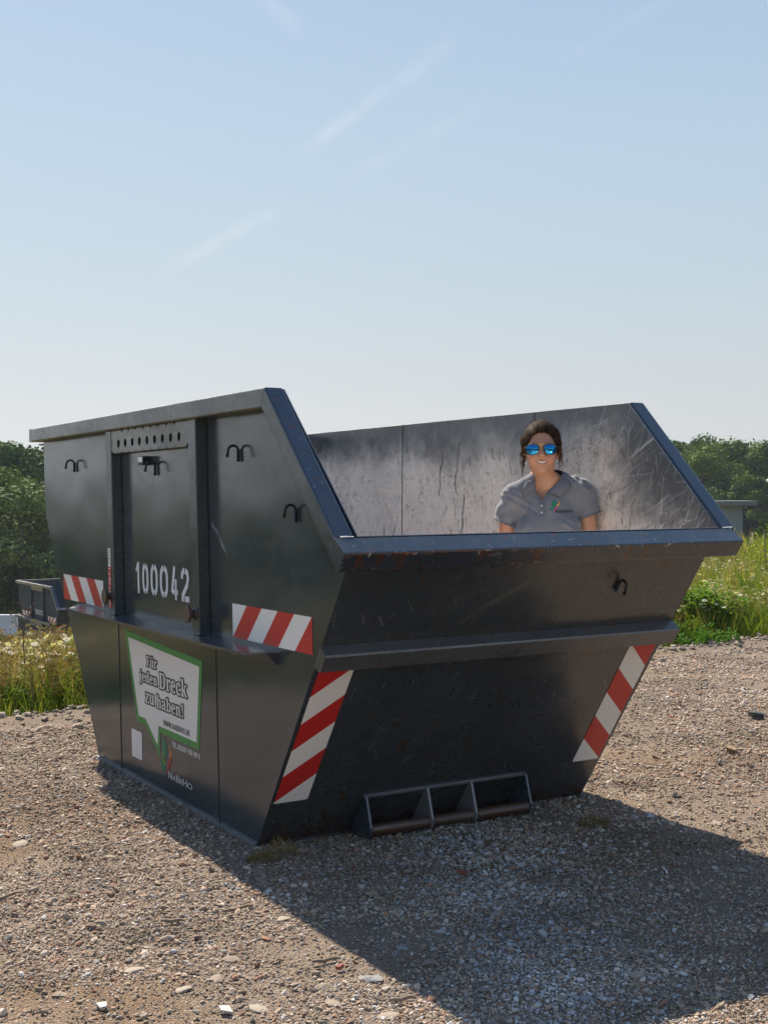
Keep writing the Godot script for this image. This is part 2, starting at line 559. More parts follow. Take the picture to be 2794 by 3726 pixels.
# the inside of the long wall: dark paint tone along the rim and the low end, dusty, scored steel below, brightened by painted-in bounce light. Origin of the picture: u = -2.048, y = 2.048
func inside_picture() -> Image:
	var w := 1024
	var h := 512
	var n1 := noise_bytes(w, h, 31, 0.007, 4)
	var n2 := noise_bytes(w, h, 32, 0.035, 5)
	var n3 := noise_bytes(w, h, 33, 0.3, 2)
	var d := PackedByteArray()
	d.resize(w * h * 3)
	var paint := Color(0.235, 0.255, 0.275)  # coat colour, also the dim end of the painted-in bounce
	var worn_lit := Color(0.89, 0.85, 0.81)
	var rc := Color(0.34, 0.20, 0.11)
	for j in h:
		var y := 2.048 - 0.004 * j
		for i in w:
			var u := -2.048 + 0.004 * i
			var k := j * w + i
			var a := n1[k] / 255.0 - 0.5
			var b := n2[k] / 255.0 - 0.5
			var c := n3[k] / 255.0 - 0.5
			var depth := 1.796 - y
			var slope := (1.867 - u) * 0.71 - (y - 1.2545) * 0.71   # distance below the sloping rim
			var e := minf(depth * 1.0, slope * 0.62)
			var f := smoothstep(0.0, 0.30, e + a * 0.10 + b * 0.07)  # bounce light put into the colour, fading out towards both rims
			var col := paint.lerp(worn_lit, f * 0.92)
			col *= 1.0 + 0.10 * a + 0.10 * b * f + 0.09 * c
			var ru := clampf((b * 1.2 + c * 0.8 - 0.36) * 5.0, 0.0, 1.0) * (0.25 + 0.5 * f)
			col = col.lerp(rc, ru * 0.35)
			d[k * 3] = int(clampf(col.r * 255.0, 0, 255))
			d[k * 3 + 1] = int(clampf(col.g * 255.0, 0, 255))
			d[k * 3 + 2] = int(clampf(col.b * 255.0, 0, 255))
	var im := Image.create_from_data(w, h, false, Image.FORMAT_RGB8, d)
	rng.seed = 77
	# upright smears and rust marks, and long pale scores that lean with the load sliding out
	for i in 5200:
		var p := Vector2(rng.randf() * w, 90.0 + rng.randf() * 400.0)
		var u := -2.048 + 0.004 * p.x
		var g := rng.randf()
		if g < 0.55:
			var q := p + Vector2(rng.randfn(0, 1.2), 2.0 + 12.0 * rng.randf() ** 2)
			dot_line(im, p, q, Color(0.24, 0.165, 0.115), 0.2 + 0.5 * rng.randf() ** 2, 1.0)
		elif g < 0.75:
			dot_line(im, p, p + Vector2(rng.randfn(0, 3), 1 + 3 * rng.randf()), Color(0.36, 0.22, 0.14), 0.5, 1.0)
		else:
			var q := p + Vector2(rng.randfn(4, 6), -6.0 - 30.0 * rng.randf() ** 2)
			dot_line(im, p, q, Color(0.74, 0.73, 0.75), 0.25, 1.0)
	for i in 6:
		var x := 150.0 + rng.randf() * 560.0
		var y0 := 90.0 + rng.randf() * 130.0
		var p := Vector2(x, y0)
		for s in 12:
			var q := p + Vector2(rng.randfn(-0.6, 1.6), 4.0 + 3.0 * rng.randf())
			dot_line(im, p, q, Color(0.26, 0.26, 0.29), 0.22, 3.0)
			p = q
	for i in 700:
		var u := rng.randf_range(0.75, 1.75)
		var y := rng.randf_range(1.0, 1.7)
		var p := Vector2((u + 2.048) / 0.004, (2.048 - y) / 0.004)
		var ang := rng.randfn(-0.95, 0.45)
		var q := p + Vector2.from_angle(ang) * (3.0 + 60.0 * rng.randf() ** 4)
		dot_line(im, p, q, Color(0.80, 0.80, 0.82) if rng.randf() < 0.75 else Color(0.26, 0.18, 0.10), 0.15 + 0.40 * rng.randf() ** 2, 1.0)
	return im

# ---------------------------------------------------------------- the skip
func wt(y: float) -> float:
	return WID / 2 + SS * y

func on_side(p: Vector2, off: float, sgn := 1.0) -> Vector3:
	return Vector3(p.x, p.y, sgn * (wt(p.y) + off))

const EN := Vector3(0.82226, -0.56909, 0.0)   # outward normal of the low end
const ED := Vector3(0.56909, 0.82226, 0.0)    # up along it

func on_end(p: Vector2, off: float) -> Vector3:   # p = (w, y)
	return Vector3(LEN / 2 + SE * p.y, p.y, p.x) + EN * off

func far_curve() -> PackedVector2Array:
	return PackedVector2Array([Vector2(-0.9984, 0), Vector2(-1.165, 0.255), Vector2(-1.345, 0.51), Vector2(-1.50, 0.70), Vector2(-1.62, 0.86), Vector2(-1.72, 0.995), Vector2(-1.80, 1.09), Vector2(-1.86, 1.175), Vector2(-1.905, 1.265), Vector2(-1.93, 1.36), Vector2(-1.938, 1.46), Vector2(-1.938, TOP - 0.004)])

func side_outline(inset := 0.0) -> PackedVector2Array:
	var o := far_curve()
	if inset > 0:
		for i in o.size():
			o[i].x += inset
	o.append(Vector2(UPK - inset * 0.5, TOP - 0.004))
	o.append(Vector2(LEN / 2 + SE * YE - inset, YE))
	o.append(Vector2(LEN / 2 - inset, 0))
	return o

func stripes(t: Node, lo: Vector2, hi: Vector2, top0: float, step: float, shift: float, white_first: bool, place: Callable) -> void:
	# lo, hi: the sticker's rectangle; boundaries start at top0 and step on along x, sheared by shift at the bottom
	var rect := PackedVector2Array([lo, Vector2(hi.x, lo.y), hi, Vector2(lo.x, hi.y)])
	var o := Node3D.new()
	var red := MB.new()
	var wh := MB.new()
	for k in range(-3, 14):
		var x := top0 + step * k
		var quad := PackedVector2Array([Vector2(x, hi.y), Vector2(x + step, hi.y), Vector2(x + step + shift, lo.y), Vector2(x + shift, lo.y)])
		for piece in Geometry2D.intersect_polygons(rect, quad):
			sheet(wh if posmod(k, 2) == (0 if white_first else 1) else red, piece, place)
	var r := part("warning_sticker", wh.mesh(), M.white, t)
	part("red_stripes", red.mesh(), M.red, r)
	o.free()

func print_text(t: Node, called: String, words: String, font: Font, lo: Vector2, hi: Vector2, off: float, m: Material, skew := 0.0) -> MeshInstance3D:
	var tm := TextMesh.new()
	tm.text = words
	tm.font = font
	tm.font_size = 48
	tm.pixel_size = 0.01
	tm.depth = 0.001
	tm.curve_step = 1.5
	tm.horizontal_alignment = HORIZONTAL_ALIGNMENT_LEFT
	var arr := tm.get_mesh_arrays()
	var src: PackedVector3Array = arr[Mesh.ARRAY_VERTEX]
	var box := AABB(src[0], Vector3.ZERO)
	for p in src:
		box = box.expand(p)
	var mb := MB.new()
	var idx: PackedInt32Array = arr[Mesh.ARRAY_INDEX] if arr[Mesh.ARRAY_INDEX] != null else PackedInt32Array(range(src.size()))
	for i in range(0, idx.size(), 3):
		var q := []
		var front := true
		for k in 3:
			var p := src[idx[i + k]]
			if p.z < 0:
				front = false
			var f := Vector2((p.x - box.position.x) / box.size.x, (p.y - box.position.y) / box.size.y)
			var s := lo + f * (hi - lo)
			s.y += skew * f.x
			q.append(on_side(s, off))
		if front:
			mb.tri(q[0], q[1], q[2])
	if mb.v.is_empty():
		push_error("empty text " + words)
	return part(called, mb.mesh(), m, t)

func sys_font(names: PackedStringArray, bold := false) -> Font:
	var f := SystemFont.new()
	f.font_names = names
	f.font_weight = 700 if bold else 400
	return f

func digits(t: Node, words: String) -> void:
	var place := func(p: Vector2) -> Vector3: return on_side(p, 0.0016)
	var at := {"0": [[-0.26, -0.175], [-0.145, -0.05], [-0.02, 0.085]], "1": [[-0.349, -0.302]], "4": [[0.122, 0.208]], "2": [[0.245, 0.344]], "3": [[0.122, 0.208]]}
	var seen := {}
	var b := 0.926
	var h := 0.152
	var s := 0.026
	for n in words.length():
		var ch := words[n]
		var k: int = seen.get(ch, 0)
		seen[ch] = k + 1
		var xs: Array = [[-0.349, -0.302], [-0.26, -0.175], [-0.145, -0.05], [-0.02, 0.085], [0.122, 0.208], [0.245, 0.344]][n]
		if ch == "1":
			xs = [-0.335, -0.302]
		var x0: float = xs[0] + s / 2
		var x1: float = xs[1] - s / 2
		var xm := (x0 + x1) / 2
		var mb := MB.new()
		var g := 0.005
		match ch:
			"0":
				for q in [-1.0, 1.0]:
					var o := []
					for i in 4:
						var f := PI / 2 * i / 3.0
						o.append(Vector2(xm + q * maxf(g, (x1 - xm) * sin(f)), b + h - s / 2 - (1 - cos(f)) * 0.042))
					for i in 4:
						var f := PI / 2 * (1 - i / 3.0)
						o.append(Vector2(xm + q * maxf(g, (x1 - xm) * sin(f)), b + s / 2 + (1 - cos(f)) * 0.042))
					stroke(mb, o, s, place)
			"1":
				stroke(mb, [Vector2(x1, b), Vector2(x1, b + h)], s, place)
				stroke(mb, [Vector2(x1 - s * 0.4, b + h - 0.012), Vector2(x1 - 0.032, b + h - 0.045)], s * 0.7, place)
			"4":
				stroke(mb, [Vector2(x0 + 0.033, b + h), Vector2(x0 + 0.002, b + 0.043), Vector2(x0 + 0.03, b + 0.032)], s, place)
				stroke(mb, [Vector2(x0 + 0.046, b + 0.095), Vector2(x0 + 0.046, b)], s * 0.85, place)
				stroke(mb, [Vector2(x0 + 0.06, b + 0.036), Vector2(x1 + 0.012, b + 0.036)], s * 0.8, place)
			"2":
				stroke(mb, [Vector2(x0, b + h - 0.05), Vector2(x0 + 0.004, b + h - 0.028), Vector2(xm - 0.012, b + h - s / 2), Vector2(xm - g, b + h - s / 2)], s, place)
				stroke(mb, [Vector2(xm + g, b + h - s / 2), Vector2(x1 - 0.008, b + h - 0.022), Vector2(x1, b + h - 0.045), Vector2(x1 - 0.012, b + 0.075), Vector2(x0 + 0.008, b + 0.028), Vector2(x0 + 0.004, b)], s, place)
				stroke(mb, [Vector2(x0 + 0.03, b + s / 2), Vector2(x1 + s / 2, b + s / 2)], s, place)
			"3":
				stroke(mb, [Vector2(x0, b + h - 0.03), Vector2(xm, b + h - s / 2), Vector2(x1, b + h - 0.035), Vector2(xm, b + h * 0.52), Vector2(x1, b + 0.04), Vector2(xm, b + s / 2), Vector2(x0, b + 0.03)], s, place)
		part("stencilled_digit", mb.mesh(), M.sprayed, t)

func tarp_hook(t: Node, base: Vector3, out: Vector3, up: Vector3) -> void:
	var mb := MB.new()
	var side := up.cross(out).normalized()
	mb.tube(PackedVector3Array([base - up * 0.038 + out * 0.008, base + up * 0.012 + out * 0.008]), PackedFloat32Array([0.0075, 0.0068]), 8)
	var pts := PackedVector3Array()
	for i in 10:
		var g := PI * i / 9.0
		pts.append(base + out * (0.030 - 0.022 * cos(g)) + up * (0.006 + 0.020 * sin(g)) + side * 0.0)
	pts.append(base + out * 0.055 + up * -0.012)
	mb.tube(pts, PackedFloat32Array([0.0055]), 8)
	mb.tube(PackedVector3Array([base + out * 0.0555 + up * -0.008, base + out * 0.056 + up * -0.014, base + out * 0.0565 + up * -0.021]), PackedFloat32Array([0.005, 0.0078, 0.005]), 8)
	part("tarp_hook", mb.mesh(true), M.hook, t)

func make_skip(number: String) -> Node3D:
	var t := Node3D.new()
	var outline := side_outline()
	var inner := side_outline(0.006)
	for s in [1.0, -1.0]:
		var mb := MB.new()
		slab(mb, outline, func(p): return on_side(p, 0.0, s), func(p): return on_side(p, -0.0035, s))
		part("side_panel", mb.mesh(), M.paint, t)
		mb = MB.new()
		slab(mb, inner, func(p): return on_side(p, -0.0042, s), func(p): return on_side(p, -0.0075, s))
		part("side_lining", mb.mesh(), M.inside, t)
	# low end, curved far end, floor
	var mb := MB.new()
	var e := PackedVector2Array([Vector2(wt(0) - 0.002, 0.0), Vector2(wt(YE) - 0.002, YE), Vector2(-wt(YE) + 0.002, YE), Vector2(-wt(0) + 0.002, 0.0)])
	slab(mb, e, func(p): return on_end(p, -0.0005), func(p): return on_end(p, -0.0045))
	part("end_panel", mb.mesh(), M.paint_end, t)
	mb = MB.new()
	var e2 := PackedVector2Array([Vector2(wt(0) - 0.009, 0.012), Vector2(wt(YE) - 0.009, YE - 0.002), Vector2(-wt(YE) + 0.009, YE - 0.002), Vector2(-wt(0) + 0.009, 0.012)])
	slab(mb, e2, func(p): return on_end(p, -0.0052), func(p): return on_end(p, -0.0082))
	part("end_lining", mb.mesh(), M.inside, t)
	var c := far_curve()
	mb = MB.new()
	var mi := MB.new()
	for i in c.size() - 1:
		for k in 2:
			var x := 0.0005 if k == 0 else 0.0065
			var a := on_side(c[i] + Vector2(x, 0), -0.0015)
			var b := on_side(c[i + 1] + Vector2(x, 0), -0.0015)
			var m: MB = mb if k == 0 else mi
			m.quad(a, b, b * Vector3(1, 1, -1), a * Vector3(1, 1, -1))
			var a2 := on_side(c[i] + Vector2(x + 0.003, 0), -0.0015)
			var b2 := on_side(c[i + 1] + Vector2(x + 0.003, 0), -0.0015)
			m.quad(a2, b2, b2 * Vector3(1, 1, -1), a2 * Vector3(1, 1, -1))
	part("far_panel", mb.mesh(), M.paint_plain, t)
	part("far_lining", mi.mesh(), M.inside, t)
	mb = MB.new()
	mb.box(Vector3(-LEN / 2 + 0.01, 0.006, -wt(0) + 0.009), Vector3(LEN / 2 + 0.004, 0.018, wt(0) - 0.009))
	part("floor_plate", mb.mesh(), M.floor, t)
	# bottom edge strips
	for s in [1.0, -1.0]:
		mb = MB.new()
		mb.box(Vector3(-LEN / 2 - 0.02, 0.0, s * (wt(0) + 0.001)), Vector3(LEN / 2 + 0.004, 0.014, s * (wt(0) + 0.014)))
		part("bottom_strip", mb.mesh(), M.flange, t)
	# rims
	var wH := wt(TOP)
	var slope := Vector3(LEN / 2 + SE * YE - UPK, YE - TOP, 0).normalized()
	var upn := Vector3(-slope.y, slope.x, 0)
	var bis := (Vector3.RIGHT + slope).normalized()
	var pk := Vector3(UPK, TOP, 0)
	var endc := Vector3(LEN / 2 + SE * YE, YE, 0)
	for s in [1.0, -1.0]:
		mb = MB.new()
		var prof := rr(0.001, -TUBE, TUBE + 0.002, 0.0, 0.007)
		beam(mb, prof, Vector3(0, TOP, s * wH), Vector3(0, 0, s), Vector3.UP, Vector3.RIGHT, Vector3(UFAR + 0.055, 0, 0), Vector3.RIGHT, pk - bis * 0.0015, bis)
		part("top_rim", mb.mesh(), M.rim, t)
		mb = MB.new()
		beam(mb, prof, Vector3(UPK, TOP, s * wH), Vector3(0, 0, s), upn, slope, pk + bis * 0.0015, bis, endc - EN * 0.002 , EN)
		part("sloped_rim", mb.mesh(), M.rim_end, t)
		# bare weld runs where it meets the end rim
		var foot := func(z: float, off: float) -> Vector3:
			var b0 := Vector3(UPK, TOP, s * (wH + z)) + upn * off
			return b0 + slope * ((endc - b0).dot(EN) / slope.dot(EN))
		mb = MB.new()
		mb.tube(PackedVector3Array([foot.call(TUBE, -TUBE), foot.call(TUBE + 0.002, -TUBE * 0.5), foot.call(TUBE, -0.003)]), PackedFloat32Array([0.0022, 0.003, 0.0026]), 6)
		part("weld_bead", mb.mesh(), M.sprayed, t)
		mb = MB.new()
		mb.tube(PackedVector3Array([foot.call(TUBE * 0.75, 0.001), foot.call(TUBE * 0.4, 0.002), foot.call(0.004, 0.001)]), PackedFloat32Array([0.0034, 0.0026, 0.0018]), 6)
		part("weld_bead", mb.mesh(), M.sprayed, t)
	mb = MB.new()
	beam(mb, rr(-0.060, -TUBE, -0.0005, 0.0, 0.007), Vector3(UFAR + 0.0515, TOP, 0), Vector3.RIGHT, Vector3.UP, Vector3.BACK, Vector3(0, 0, -wH - TUBE), Vector3.BACK, Vector3(0, 0, wH + TUBE), Vector3.BACK)
	part("far_rim", mb.mesh(), M.rim, t)
	mb = MB.new()
	beam(mb, rr(0.0005, -0.0765, 0.0905, 0.0, 0.006), endc, EN, ED, Vector3.BACK, Vector3(0, 0, -wt(YE) - 0.055), Vector3.BACK, Vector3(0, 0, wt(YE) + 0.088), Vector3.BACK)
	part("end_rim", mb.mesh(), M.rim_end, t)
	# the stiffening channel across the low end
	mb = MB.new()
	var rb := on_end(Vector2(0, 0.852), 0)
	var rp := PackedVector2Array([Vector2(0.0005, 0.010), Vector2(0.046, 0.004), Vector2(0.052, -0.002), Vector2(0.052, -0.070), Vector2(0.047, -0.075), Vector2(0.0005, -0.086)])
	beam(mb, rp, rb, EN, ED, Vector3.BACK, Vector3(0, 0, -0.838), Vector3.BACK, Vector3(0, 0, 0.834), Vector3.BACK)
	part("end_rib", mb.mesh(), M.rib, t)
	# tipping bar with its gussets
	var bar := MB.new()
	bar.tube(PackedVector3Array([Vector3(1.142, 0.036, -0.404), Vector3(1.142, 0.036, 0.388)]), PackedFloat32Array([0.024]), 14)
	var tf := part("tipping_bar", bar.mesh(true), M.rusty, t)
	mb = MB.new()
	beam(mb, PackedVector2Array([Vector2(-0.006, -0.005), Vector2(0.010, -0.005), Vector2(0.010, 0.005), Vector2(-0.006, 0.005)]), on_end(Vector2(0, 0.176), 0), EN, ED, Vector3.BACK, Vector3(0, 0, -0.41), Vector3.BACK, Vector3(0, 0, 0.396), Vector3.BACK)
	part("edge_strip", mb.mesh(), M.flange, tf)
	for z in [0.390, 0.097, -0.122, -0.408]:
		mb = MB.new()
		var g := PackedVector2Array([Vector2(1.0, 0.002), Vector2(1.1215, 0.176), Vector2(1.134, 0.174), Vector2(1.172, 0.052), Vector2(1.168, 0.022), Vector2(1.150, 0.006), Vector2(1.11, 0.002)])
		slab(mb, g, func(p): return Vector3(p.x, p.y, z + 0.005), func(p): return Vector3(p.x, p.y, z - 0.005))
		part("gusset_plate", mb.mesh(), M.flange if z < 0.3 and z > -0.3 else M.paint_plain, tf)
	# posts, perforated plates, ledges, pins on both sides
	for s in [1.0, -1.0]:
		for u in [[-0.618, -0.534], [0.494, 0.577]]:
			mb = MB.new()
			var b0 := Vector3((u[0] + u[1]) / 2, 0.806, s * wt(0.806))
			var b1 := Vector3((u[0] + u[1]) / 2, 1.72, s * wt(1.72))
			var hw: float = (u[1] - u[0]) / 2
			beam(mb, rr(-hw, 0.0005, hw, 0.053, 0.004), b0, Vector3.RIGHT, Vector3(0, 0, s), (b1 - b0).normalized(), b0, Vector3.UP, b1, Vector3.UP)
			part("post", mb.mesh(), M.paint_plain, t)
			mb = MB.new()
			var pin := Vector3((u[0] + u[1]) / 2, 0.897, s * (wt(0.9) + 0.053))
			var o := Vector3(0, 0, s)
			mb.tube(PackedVector3Array([pin - o * 0.002, pin + o * 0.006, pin + o * 0.010, pin + o * 0.030]), PackedFloat32Array([0.030, 0.024, 0.0185, 0.0185]), 14)
			var pm := part("lifting_pin", mb.mesh(), M.rusty, t)
			mb = MB.new()
			mb.tube(PackedVector3Array([pin + o * 0.028, pin + o * 0.030, pin + o * 0.039, pin + o * 0.041]), PackedFloat32Array([0.034, 0.0375, 0.0375, 0.034]), 20)
			part("pin_head", mb.mesh(), M.rusty, pm)
		# plate with nine holes
		mb = MB.new()
		var x0 := -0.425
		var hs := 0.1011
		var y0 := 1.609
		var y1 := 1.719
		for k in 9:
			var cx := x0 + hs * k
			var lft := -0.5325 if k == 0 else cx - hs / 2
			var rgt := 0.4925 if k == 8 else cx + hs / 2
			var n := 24
			for i in n:
				var g0 := TAU * i / n
				var g1 := TAU * (i + 1) / n
				var q := []
				for g in [g0, g1]:
					var d := Vector2(cos(g), sin(g))
					var rx: float = (rgt - cx) / maxf(d.x, 1e-6) if d.x > 0 else (lft - cx) / minf(d.x, -1e-6)
					var ry: float = (y1 - 1.6545) / maxf(d.y, 1e-6) if d.y > 0 else (y0 - 1.6545) / minf(d.y, -1e-6)
					q.append(Vector2(cx, 1.6545) + d * 0.0205)
					q.append(Vector2(cx, 1.6545) + d * minf(rx, ry))
				mb.quad(on_side(q[0], 0.05, s), on_side(q[1], 0.05, s), on_side(q[3], 0.05, s), on_side(q[2], 0.05, s))
				mb.quad(on_side(q[0], 0.05, s), on_side(q[2], 0.05, s), on_side(q[2], 0.042, s), on_side(q[0], 0.042, s))
				mb.quad(on_side(q[0], 0.042, s), on_side(q[1], 0.042, s), on_side(q[3], 0.042, s), on_side(q[2], 0.042, s))
			# square off the corners the rays miss
			for cr in [Vector2(lft, y0), Vector2(rgt, y0), Vector2(lft, y1), Vector2(rgt, y1)]:
				pass
		part("perforated_plate", mb.mesh(), M.rim, t)
		mb = MB.new()
		mb.quad(on_side(Vector2(-0.5325, 1.609), 0.05, s), on_side(Vector2(0.4925, 1.609), 0.05, s), on_side(Vector2(0.4925, 1.605), 0.0005, s), on_side(Vector2(-0.5325, 1.605), 0.0005, s))
		mb.quad(on_side(Vector2(-0.5325, 1.612), 0.049, s), on_side(Vector2(0.4925, 1.612), 0.049, s), on_side(Vector2(0.4925, 1.608), 0.0005, s), on_side(Vector2(-0.5325, 1.608), 0.0005, s))
		part("plate_flange", mb.mesh(), M.rim, t)
		# ledge: a folded shelf with chamfered ends, and the skirt under it
		mb = MB.new()
		var lo := PackedVector2Array([Vector2(-1.30, 0.0005), Vector2(-1.08, 0.128), Vector2(1.185, 0.118), Vector2(1.245, 0.0005)])
		slab(mb, lo, func(p): return Vector3(p.x, 0.806 - p.y * 0.05, s * (wt(0.8) + p.y)), func(p): return Vector3(p.x, 0.799 - p.y * 0.05, s * (wt(0.8) + p.y)))
		var ld := part("ledge", mb.mesh(), M.ledge, t)
		mb = MB.new()
		var sk := PackedVector2Array([Vector2(-1.22, 0.752), Vector2(1.24, 0.752), Vector2(1.24, 0.800), Vector2(-1.22, 0.800)])
		slab(mb, sk, func(p): return on_side(p, 0.010 + (p.y - 0.752) * 0.9, s), func(p): return on_side(p, 0.0005, s))
		part("skirt", mb.mesh(), M.paint_end, ld)
		# weld seams
		for u in [-0.63, 0.63]:
			mb = MB.new()
			mb.tube(PackedVector3Array([on_side(Vector2(u, 0.016), 0.0005, s), on_side(Vector2(u - 0.003, 0.75), 0.0005, s)]), PackedFloat32Array([0.0032]), 6)
			part("weld_seam", mb.mesh(), M.weld, t)
		for u in [-0.592, 0.642]:
			mb = MB.new()
			mb.tube(PackedVector3Array([on_side(Vector2(u, 0.03), -0.008, s), on_side(Vector2(u, TOP - 0.006), -0.008, s)]), PackedFloat32Array([0.0030]), 6)
			part("weld_seam", mb.mesh(), M.weld, t)
		for u in ([-1.303, -0.034, 0.919, 1.425] if s > 0 else [-1.303, -0.034, 0.919]):
			tarp_hook(t, on_side(Vector2(u, 1.57 if u < 1.2 and absf(u) > 0.5 else (1.53 if u < 1.2 else 1.335)), 0.0, s), Vector3(0, 0, s), Vector3.UP)
	for w in [-0.427]:
		tarp_hook(t, on_end(Vector2(w, 1.045), 0.0), EN, ED)
	# stickers
	stripes(t, Vector2(-1.585, 0.815), Vector2(-0.865, 0.955), -1.585, 0.143, 0.143, true, func(p): return on_side(p, 0.0014))
	stripes(t, Vector2(0.813, 0.820), Vector2(1.526, 0.957), 0.813, 0.142, -0.142, true, func(p): return on_side(p, 0.0014))
	for s in [1.0, -1.0]:
		stripes(t, Vector2(-0.757, 0.664), Vector2(-0.200, 0.810), -0.7685, 0.1125, -0.1125, false, func(p): return on_end(Vector2(s * (p.y - 0.004), -p.x), 0.0014))
	digits(t, number)
	# tall thin safety label on the left post
	mb = MB.new()
	var lab := func(p): return on_side(p, 0.0545)
	sheet(mb, PackedVector2Array([Vector2(-0.613, 1.045), Vector2(-0.572, 1.045), Vector2(-0.572, 1.137), Vector2(-0.613, 1.137)]), lab)
	var sl := part("safety_label", mb.mesh(), M.white, t)
	mb = MB.new()
	sheet(mb, PackedVector2Array([Vector2(-0.613, 0.835), Vector2(-0.572, 0.835), Vector2(-0.572, 1.0445), Vector2(-0.613, 1.0445)]), lab)
	part("red_field", mb.mesh(), M.label_red, sl)
	for y in [1.032, 1.005, 0.985, 0.975, 0.965, 0.955, 0.935, 0.92, 0.91, 0.87, 0.86, 0.85]:
		mb = MB.new()
		sheet(mb, PackedVector2Array([Vector2(-0.606, y), Vector2(-0.578, y), Vector2(-0.578, y + 0.004), Vector2(-0.606, y + 0.004)]), func(p): return on_side(p, 0.0552))
		part("print_line", mb.mesh(), M.white, sl)
	for y in [1.128, 1.120, 1.113, 1.106, 1.098]:
		mb = MB.new()
		sheet(mb, PackedVector2Array([Vector2(-0.604, y), Vector2(-0.582, y), Vector2(-0.582, y + 0.0025), Vector2(-0.604, y + 0.0025)]), func(p): return on_side(p, 0.0552))
		part("print_line", mb.mesh(), M.sign_dark, sl)
	mb = MB.new()
	stroke(mb, [Vector2(-0.606, 1.056), Vector2(-0.580, 1.056), Vector2(-0.580, 1.086), Vector2(-0.606, 1.086), Vector2(-0.606, 1.056)], 0.003, func(p): return on_side(p, 0.0552))
	part("print_frame", mb.mesh(), M.sign_dark, sl)
	return t

# printed advertisement on the lower middle panel
func make_sign(t: Node) -> void:
	var pl := func(p): return on_side(p, 0.0014)
	var pl2 := func(p): return on_side(p, 0.0024)
	var g := PackedVector2Array([Vector2(-0.536, 0.730), Vector2(0.477, 0.683), Vector2(0.422, 0.287), Vector2(-0.058, 0.287), Vector2(-0.072, 0.166), Vector2(-0.259, 0.293), Vector2(-0.378, 0.293)])
	var i := PackedVector2Array([Vector2(-0.489, 0.698), Vector2(0.443, 0.655), Vector2(0.395, 0.317), Vector2(-0.080, 0.317), Vector2(-0.094, 0.220), Vector2(-0.257, 0.325), Vector2(-0.352, 0.325)])
	var mb := MB.new()
	sheet(mb, g, pl)
	var b := part("speech_bubble", mb.mesh(), M.green, t)
	mb = MB.new()
	sheet(mb, i, pl2)
	part("white_field", mb.mesh(), M.sign_white, b)
	var serif := sys_font(["Droid Serif"], true)
	var sans := sys_font(["Droid Sans"])
	var sansb := sys_font(["Droid Sans"], true)
	# white slab letters with a thick dark edge: words, left, bottom, right, top, rise
	for L in [["Für", -0.222, 0.583, -0.080, 0.634], ["jeden", -0.322, 0.487, -0.080, 0.556], ["Dreck", -0.050, 0.497, 0.298, 0.577], ["zu", -0.250, 0.405, -0.125, 0.452], ["haben!", -0.092, 0.402, 0.245, 0.463]]:
		var lo := Vector2(L[1], L[2])
		var hi := Vector2(L[3], L[4])
		var edge: MeshInstance3D = null
		for k in 10:
			var o := Vector2.from_angle(TAU * k / 10.0) * Vector2(0.0115, 0.0075)
			var one := print_text(b, "slogan_outline", L[0], serif, lo + o, hi + o, 0.0030 + 0.0001 * k, M.sign_dark)
			if edge == null:
				edge = one
			else:
				b.remove_child(one)
				var st := SurfaceTool.new()
				st.append_from(edge.mesh, 0, Transform3D())
				st.append_from(one.mesh, 0, Transform3D())
				edge.mesh = st.commit()
				one.free()
		print_text(b, "slogan_word", L[0], serif, lo, hi, 0.0042, M.sign_white)
	print_text(b, "web_address", "WWW.NABRHO.DE", sansb, Vector2(-0.011, 0.330), Vector2(0.316, 0.357), 0.0034, M.sign_dark)
	print_text(t, "telephone_number", "TEL.02639-763 99 0", sansb, Vector2(0.091, 0.247), Vector2(0.425, 0.272), 0.0014, M.sign_white)
	var big := print_text(t, "firm_name", "N", sans, Vector2(0.037, 0.093), Vector2(0.083, 0.124), 0.0014, M.sign_white)
	for q in [["A", 0.090, 0.128, 0.024], ["B", 0.135, 0.170, 0.031], ["R", 0.178, 0.210, 0.024], ["H", 0.219, 0.264, 0.031], ["O", 0.272, 0.328, 0.024]]:
		print_text(big, "letter", q[0], sans, Vector2(q[1], 0.093), Vector2(q[2], 0.093 + q[3]), 0.0014, M.sign_white)
	# the leaf-and-flame mark
	mb = MB.new()
	sheet(mb, PackedVector2Array([Vector2(-0.020, 0.275), Vector2(0.010, 0.252), Vector2(0.022, 0.215), Vector2(0.016, 0.172), Vector2(-0.006, 0.186), Vector2(-0.030, 0.205), Vector2(-0.034, 0.238)]), pl)
	sheet(mb, PackedVector2Array([Vector2(-0.064, 0.152), Vector2(-0.046, 0.170), Vector2(-0.022, 0.168), Vector2(0.000, 0.146), Vector2(-0.004, 0.124), Vector2(-0.024, 0.110), Vector2(-0.052, 0.122)]), pl)
	var mk := part("leaf_mark", mb.mesh(), M.leaf_dark, t)
	mb = MB.new()
	stroke(mb, [Vector2(-0.034, 0.217), Vector2(-0.020, 0.182), Vector2(0.004, 0.146)], 0.006, pl2)
	stroke(mb, [Vector2(-0.046, 0.171), Vector2(-0.026, 0.166), Vector2(0.000, 0.144)], 0.005, pl2)
	part("lime_vein", mb.mesh(), M.leaf_lime, mk)
	mb = MB.new()
	sheet(mb, PackedVector2Array([Vector2(0.052, 0.262), Vector2(0.080, 0.226), Vector2(0.080, 0.198), Vector2(0.058, 0.194), Vector2(0.066, 0.225)]), pl)
	part("orange_flame", mb.mesh(), M.flame_orange, mk)
	mb = MB.new()
	sheet(mb, PackedVector2Array([Vector2(0.058, 0.1935), Vector2(0.080, 0.1975), Vector2(0.070, 0.166), Vector2(0.040, 0.128), Vector2(0.018, 0.100), Vector2(0.022, 0.140), Vector2(0.038, 0.170)]), pl)
	part("red_flame", mb.mesh(), M.flame_red, mk)
	# white label beside the mark
	mb = MB.new()
